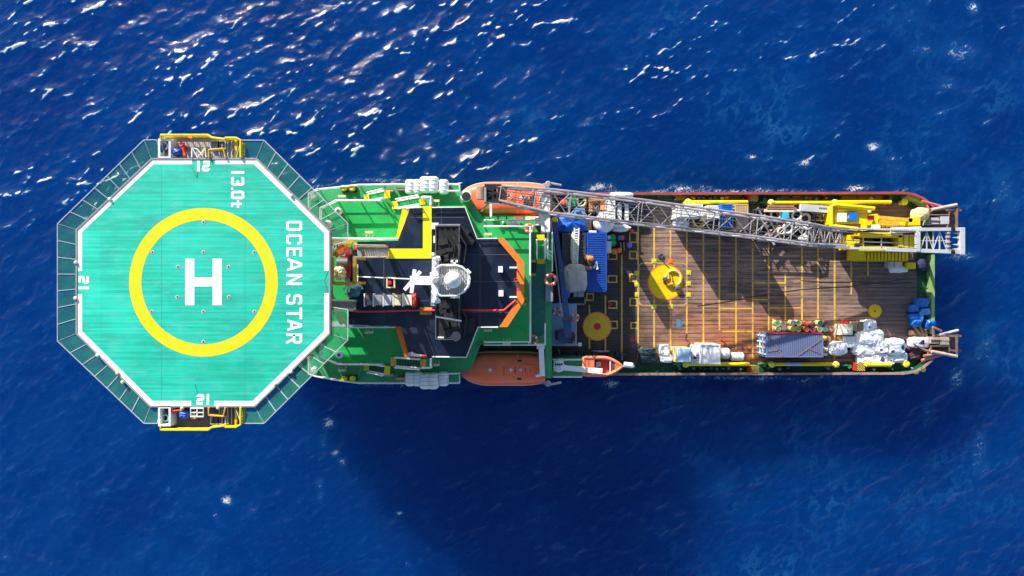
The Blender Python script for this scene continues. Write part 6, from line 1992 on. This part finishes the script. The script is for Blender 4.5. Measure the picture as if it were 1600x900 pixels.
# beside the crawler tracks
m = MB(); m.lump(P(1403, 420.5, ZM + .3), (1.9, .75, .7), 320, .5, .25); solo('tarpaulin_bundle', 'white tarpaulin dropped on the planks below the crane track', 'tarpaulin', m, white_cloth)
for k, (x0, x1, lab) in enumerate(((1389, 1397, 'pale case forward of its twin below the crane track'), (1398.5, 1410, 'pale case aft of its twin below the crane track'))):
    m = MB(); m.pbox(x0, 409, x1, 418, ZM + .02, ZM + 1.0); solo('equipment_case', lab, 'case', m, cream if k else pale)
m = MB(); m.pbox(1417, 410, 1431, 420, ZM + .02, ZM + .9); solo('yellow_case', 'golden yellow box at the after end of the crane track', 'box', m, yellow)
m = MB(); m.lump(P(1441, 413, ZM + .5), (1.2, 1.3, 1.0), 322, .6, .2); solo('navy_sack', 'dark navy sack between yellow box and the stern edge', 'sack', m, navycloth)

# loose ropes and hoses left on the planks
for k, (pts, r_, mt, nm, lab) in enumerate((
        (((1090, 478), (1130, 472), (1185, 462), (1250, 452), (1330, 447), (1418, 436)), .022, rubber, 'hose', 'thin black hose running fore and aft across the middle of the deck'),
        (((1252, 438), (1290, 441), (1340, 440), (1380, 444), (1424, 441)), .02, rubber, 'hose', 'second thin black hose, near the crane end of the deck'),
        (((1072, 520), (1070, 528), (1077, 534), (1073, 541), (1080, 544)), .06, rust, 'chain', 'rusty chain trailing from the sky blue roofed container'),
        (((1126, 530), (1133, 535), (1129, 541), (1137, 545)), .06, red, 'rope', 'short red rope by the white cabin'),
        (((1300, 520), (1297, 527), (1302, 533), (1299, 541)), .05, orange_band, 'rope', 'short orange rope between slate container and single bluish bag'))):
    m = MB(); m.tube([P(a, b, ZM + .02 + r_) for a, b in pts], r_, 6)
    solo('loose_' + nm, lab, nm, m, mt)

# =================================================================== CRAWLER CRANE
crane = thing('crawler_crane', 'yellow crawler crane with long grey lattice boom laid along the ship', 'crane', P(1380, 378, ZM))
zt = ZM + 1.5


def track(y0, y1, x0, x1, sk):
    m = MB()
    a, b = P(x0, y0, zt - .1), P(x1, y1, zt - .1)
    m.box(((a.x + b.x) / 2, (a.y + b.y) / 2, (ZM + zt) / 2), (b.x - a.x - .8, a.y - b.y - .25, zt - ZM - .35))
    m.lathe(Vector((a.x + .7, (a.y + b.y) / 2 - (a.y - b.y) / 2 + .12, (ZM + zt) / 2)), [(.62, 0), (.62, a.y - b.y - .24)], 16, 'Y')
    m.lathe(Vector((b.x - .7, (a.y + b.y) / 2 - (a.y - b.y) / 2 + .12, (ZM + zt) / 2)), [(.62, 0), (.62, a.y - b.y - .24)], 16, 'Y')
    t_ = put(m, 'crawler_track', rust, crane)
    m = MB()
    n = int((b.x - a.x - 1) / .38)
    for k in range(n):
        x = a.x + .6 + k * .38
        m.box((x, (a.y + b.y) / 2, zt - .1), (.25, a.y - b.y, .16))
    put(m, 'track_shoe', yellow, t_)
    m = MB(); m.box(((a.x + b.x) / 2, b.y - .03, (ZM + zt) / 2), (b.x - a.x - 1.6, .1, .4)); put(m, 'roller_frame', yellow_worn, t_)


track(392.5, 407.5, 1326, 1433, 0)
track(350.5, 361, 1366, 1430, 0)
m = MB(); m.pbox(1326, 392, 1350, 407, zt, zt + .35); put(m, 'track_guard', yellow, crane)
m = MB(); m.pbox(1350, 358, 1412, 394, ZM + .4, ZM + 1.5); put(m, 'carbody', dark_grey, crane)
zc = ZM + 4.2
# machinery deck: ring of yellow housings round an open winch well
m = MB()
m.pbox(1326, 367, 1350, 389, zt + .2, zc - .3)
m.pbox(1344, 363, 1410, 371, zt + .2, zc)
m.pbox(1344, 385, 1410, 391.5, zt + .2, zc)
m.pbox(1404, 367, 1431, 389, zt + .2, zc)
body = put(m, 'machinery_house', yellow, crane)
m = MB(); m.pbox(1350.5, 371.2, 1403.5, 384.8, zt + .2, zt + .5); put(m, 'winch_well', black, body)
m = MB()
for k in range(6):
    m.pbox(1335 + k * 2.3, 368.5, 1336.2 + k * 2.3, 387, zc - .28, zc - .2)
put(m, 'cooling_grille', dark_grey, body)
for x in (1412, 1420):
    m = MB(); m.pbox(x, 367.5, x + .8, 388.5, zc + .002, zc + .05); put(m, 'panel_joint', dark_grey, body)
for x0 in (1353, 1378):
    m = MB(); m.lathe(P(x0 + 3, 386, zt + 1.3), [(.9, 0), (.9, .1), (.6, .12), (.6, .95), (.9, .97), (.9, 1.07)], 18, 'Y'); put(m, 'winch_drum', black, crane)
m = MB()
m.bar(P(1350, 377.5, zc), P(1405, 380, zc), .12); m.bar(P(1377, 370, zc), P(1377, 386, zc), .1); put(m, 'winch_guard', grey, crane)
# cab and engine house on the far side
m = MB()
m.pbox(1301, 324, 1356, 349.5, ZM + 1.2, ZM + 3.4)
cab = put(m, 'cab_house', yellow, crane)
m = MB()
for seg in (((1299, 353), (1299, 322), (1306, 320.5)), ((1306, 320.5), (1366, 326)), ((1299, 353), (1340, 358))):
    m.tube([P(a, b, ZM + 3.7) for a, b in seg], .22, 8)
m.tube(PX([(1304, 350), (1304, 327), (1350, 330)], ZM + 3.5), .12)
put(m, 'cab_guard_rail', yellow, crane)
m = MB(); m.pbox(1310, 332.5, 1323, 346.5, ZM + 3.4, ZM + 3.8); put(m, 'roof_hatch', paint('pale_mint_panel', (.7, .78, .62), .06, 2, .4), cab)
m = MB(); m.pbox(1327.5, 332, 1339, 344.5, ZM + 3.4, ZM + 3.7); put(m, 'roof_window', bright_blue, cab)
m = MB(); m.pbox(1325.5, 331, 1340.5, 346, ZM + 3.4, ZM + 3.5); put(m, 'window_frame', pale, cab)
m = MB(); m.pbox(1326, 349, 1346, 359, ZM + 1, ZM + 3.2); m.pbox(1311, 349.5, 1326, 353, ZM + 1, ZM + 2.4); put(m, 'step_plate', rust_pink, crane)
m = MB(); m.pbox(1355, 336.5, 1366, 343.5, ZM + 2, ZM + 3.4); put(m, 'red_motor', red, crane)
m = MB(); m.lump(P(1357, 330.5, ZM + 2.6), (.5, .4, .6), 3); m.pbox(1362, 351, 1375, 357, ZM + 1, ZM + 3.2); put(m, 'white_tank', white, crane)
m = MB(); m.pbox(1347, 350, 1355, 360, ZM + 1.2, ZM + 3.6); put(m, 'side_box', yellow, crane)
m = MB(); m.pbox(1366, 334, 1372, 351, ZM + .5, ZM + 2.2); put(m, 'side_box', yellow, crane)
m = MB(); m.bar(P(1372, 340, ZM + 2.2), P(1424, 344.5, ZM + 2.2), .4, .4); m.bar(P(1372, 347, ZM + .5), P(1424, 348, ZM + .5), .9, .5); put(m, 'gantry_strut', yellow_worn, crane)
m = MB(); m.pbox(1420, 340, 1438, 352, ZM + .5, ZM + 2.4); put(m, 'counterweight', yellow, crane)
m = MB()
for k in range(14):
    m.box(P(1378 + k * 3.1, 356 - k * .05, zt + .02), (.1, .65, .05))
put(m, 'track_gap', rust, crane)


# lattice helper: four chords with lacing
def lattice(mb, cs, hws, hh, step, rc, rl, thin=None):
    """cs: centre-line points, hws: half widths; hh: half heights"""
    secs = []
    for i in range(len(cs) - 1):
        a, b = cs[i], cs[i + 1]
        n = max(1, round((b - a).length / step))
        for k in range(n):
            t = k / n
            secs.append((a.lerp(b, t), hws[i] + (hws[i + 1] - hws[i]) * t, hh[i] + (hh[i + 1] - hh[i]) * t))
    secs.append((cs[-1], hws[-1], hh[-1]))
    cor = []
    for i, (c, w, h) in enumerate(secs):
        d = (secs[min(i + 1, len(secs) - 1)][0] - secs[max(i - 1, 0)][0]).normalized()
        s = Vector((-d.y, d.x, 0)).normalized()
        u = d.cross(s) * -1
        u = Vector((0, 0, 1))
        cor.append([c + s * w + u * h, c - s * w + u * h, c - s * w - u * h, c + s * w - u * h])
    for k in range(4):
        mb.tube([q[k] for q in cor], rc, 6)
    for i in range(len(cor) - 1):
        p, q = cor[i], cor[i + 1]
        f = i % 2
        for (x, y) in ((0, 1), (1, 2), (2, 3), (3, 0)):
            if f:
                x, y = y, x
            mb.tube([p[x], q[y]], rl, 5)
        if i % 2 == 0:
            mb.tube([p[0], p[1]], rl, 5); mb.tube([p[2], p[3]], rl, 5)
    return cor


def bc(px, py, z):
    return P(px, py, z)


cl = [bc(782, 303, 13.2), bc(862, 316, 12.6), bc(1000, 332, 11.0), bc(1178, 354.5, 9.3), bc(1258, 366, 8.5)]
k_ = (H - 11) / F
m = MB()
lattice(m, cl, [11 * k_, 17.5 * k_, 18 * k_, 16.5 * k_, 16 * k_], [.55, .9, .95, .95, .9], 1.9, .115, .05)
put(m, 'boom', lilac, crane)
m = MB()
lattice(m, [bc(1258, 366, 8.5), bc(1318, 372.5, 7.4)], [16.5 * k_, 12 * k_], [.8, .5], .7, .12, .045)
m.bar(P(1262, 352, 8.9), P(1326, 358, 8), .3, .25); m.bar(P(1262, 383, 8.7), P(1326, 387, 8), .3, .25)
put(m, 'boom_foot', lilac, crane)
# boom head
m = MB()
for y in (291, 300, 312):
    m.bar(P(757, y + 1, 13.6), P(782, y + 3, 13.6), .16)
for x in (757, 770, 782):
    m.bar(P(x, 291 + (x - 757) * .08, 13.6), P(x, 315 + (x - 757) * .05, 13.6), .18)
m.bar(P(757, 293, 13.6), P(782, 304, 13.6), .12); m.bar(P(757, 312, 13.6), P(770, 302, 13.6), .12)
for y in (292, 314):
    m.bar(P(757, y, 12.6), P(784, y, 12.6), .5, .5)
m.pbox(757, 293, 783, 312, 12.2, 12.5)
hd = put(m, 'boom_head', black, crane)
m = MB(); m.bar(P(758, 293, 13.7), P(758, 316, 13.7), .22); m.bar(P(752, 330, 12), P(764, 317, 13), .16); m.bar(P(757, 315, 13.5), P(781, 317, 13.5), .28); put(m, 'head_frame', grey, hd)
m = MB()
for x in (752, 784):
    m = MB(); m.lathe(P(x, 302, 13.1), [(.5, -.6), (.5, .6)], 16, 'Y'); put(m, 'sheave', rust_pink, hd)
m = MB()
for x in (822, 832):
    m.pbox(x - 4, 306, x + 3, 322, 11.9, 12.3)
m.bar(P(815, 306, 12.6), P(835, 322, 12.6), .14); m.bar(P(818, 323, 12.6), P(838, 300, 12.6), .14)
put(m, 'hook_block', dark_grey, crane)
# pendant and hoist ropes above the boom
m = MB()
for o_, r_ in ((-11, .035), (-6, .045), (5, .045), (10, .035)):
    m.tube([P(790, 303 + o_ * .7, 13.9), P(1000, 332 + o_, 12.3), P(1262, 366 + o_ * 1.1, 9.3), P(1432, 376 + o_ * 1.2, 9.4)], r_, 5)
put(m, 'hoist_rope', dark_grey, crane)
# laid-back gantry over the stern
zg = ZM + 4.9
m = MB()
m.bar(P(1326, 357.5, zg - .5), P(1436, 359, zg), .2, .3); m.bar(P(1434, 358.5, zg), P(1506, 358, zg), .34, .35)
m.bar(P(1326, 387.5, zg - .5), P(1385, 389.5, zg - .2), .22, .3); m.bar(P(1383, 389.6, zg - .2), P(1506, 394, zg), .38, .35)
m.bar(P(1433.5, 357, zg - .02), P(1433.5, 393, zg - .02), .42, .34)
gt = put(m, 'gantry', pale, crane)
m = MB()
m.pbox(1501, 355.5, 1508, 397.5, zg - .3, zg + .24)
put(m, 'gantry_end_plate', pale, gt)
m = MB()
for y in (364.5, 371, 382, 389):
    m.add([P(1501, y - 2.2, zg), P(1501, y + 2.2, zg), P(1487, y, zg), P(1501, y - 2.2, zg - .2), P(1501, y + 2.2, zg - .2), P(1487, y, zg - .2)], [[0, 1, 2], [5, 4, 3], [0, 2, 5, 3], [1, 4, 5, 2], [0, 3, 4, 1]])
put(m, 'gantry_tooth', pale, gt)
m = MB()
xs9 = [1438, 1448, 1458, 1468, 1479]
for i in range(4):
    m.bar(P(xs9[i], 362 if i % 2 else 390, zg - .1), P(xs9[i + 1], 390 if i % 2 else 362, zg - .1), .075)
for x in xs9[1:]:
    m.bar(P(x, 360, zg - .1), P(x, 391, zg - .1), .09)
m.bar(P(1436, 376, zg - .2), P(1480, 376, zg - .2), .1)
put(m, 'gantry_lacing', pale, gt)
m = MB()
for y in (364, 370, 378, 385, 391):
    m.lathe(P(1481, y, zg - .1), [(.26, -.1), (.26, .1)], 14, 'Y')
m.tube([P(1482, 361, zg - .1), P(1482, 393, zg - .1)], .12)
put(m, 'gantry_sheave', lilac, gt)
m = MB()
for x in (1489,):
    m.box(P(x, 357.5, zg + .22), (.35, .5, .1)); m.box(P(x, 394.5, zg + .22), (.35, .5, .1))
put(m, 'gantry_clamp', black, gt)
m = MB()
for k in range(9):
    m.box(P(1395 + k * 5, 360 - k * .2, zg - .38), (.3, .55, .5))
put(m, 'rope_guide', white, gt)
m = MB(); m.bar(P(1436, 372, ZM + .1), P(1436, 372, zg - .3), .3); m.bar(P(1336, 377, zc - .4), P(1340, 377, zg - .6), .4)
m.bar(P(1400, 361, zt), P(1400, 360, zg - .6), .25); m.bar(P(1400, 389, zt), P(1400, 390, zg - .6), .25); put(m, 'gantry_leg', yellow, crane)

# =================================================================== CAMERA, SUN, SKY
cam = bpy.data.cameras.new('camera')
cam.sensor_width = 36.0
cam.lens = 36.0 * F / 1600.0
cam.clip_start = 1.0
cam.clip_end = 20000.0
co = bpy.data.objects.new('camera', cam)
COL.objects.link(co)
co.location = (0, 0, H)
co.rotation_euler = (0, 0, 0)
SC.camera = co

el = math.radians(SUN_EL)
to_sun = Vector((SUN_DIR.x * math.cos(el), SUN_DIR.y * math.cos(el), math.sin(el)))
sl = bpy.data.lights.new('sun', 'SUN')
sl.energy = 5.0
sl.angle = math.radians(.5)
sl.color = (1.0, .95, .87)
so = bpy.data.objects.new('sun', sl)
COL.objects.link(so)
so.rotation_euler = (-to_sun).to_track_quat('-Z', 'Y').to_euler()
so.location = to_sun * 60

w = bpy.data.worlds.new('World')
SC.world = w
w.use_nodes = True
N, L = w.node_tree.nodes, w.node_tree.links
sky = N.new('ShaderNodeTexSky')
sky.sky_type = 'NISHITA'
sky.sun_disc = False
sky.sun_elevation = el
sky.sun_rotation = math.atan2(SUN_DIR.x, SUN_DIR.y)
L.new(sky.outputs[0], N['Background'].inputs[0])
N['Background'].inputs[1].default_value = .1
SC.view_settings.view_transform = 'Standard'
SC.view_settings.look = 'None'
SC.view_settings.gamma = 1
SC.view_settings.exposure = .9
SC.cycles.max_bounces = 6
SC.cycles.diffuse_bounces = 3
SC.cycles.transparent_max_bounces = 12
SC.cycles.use_denoising = True
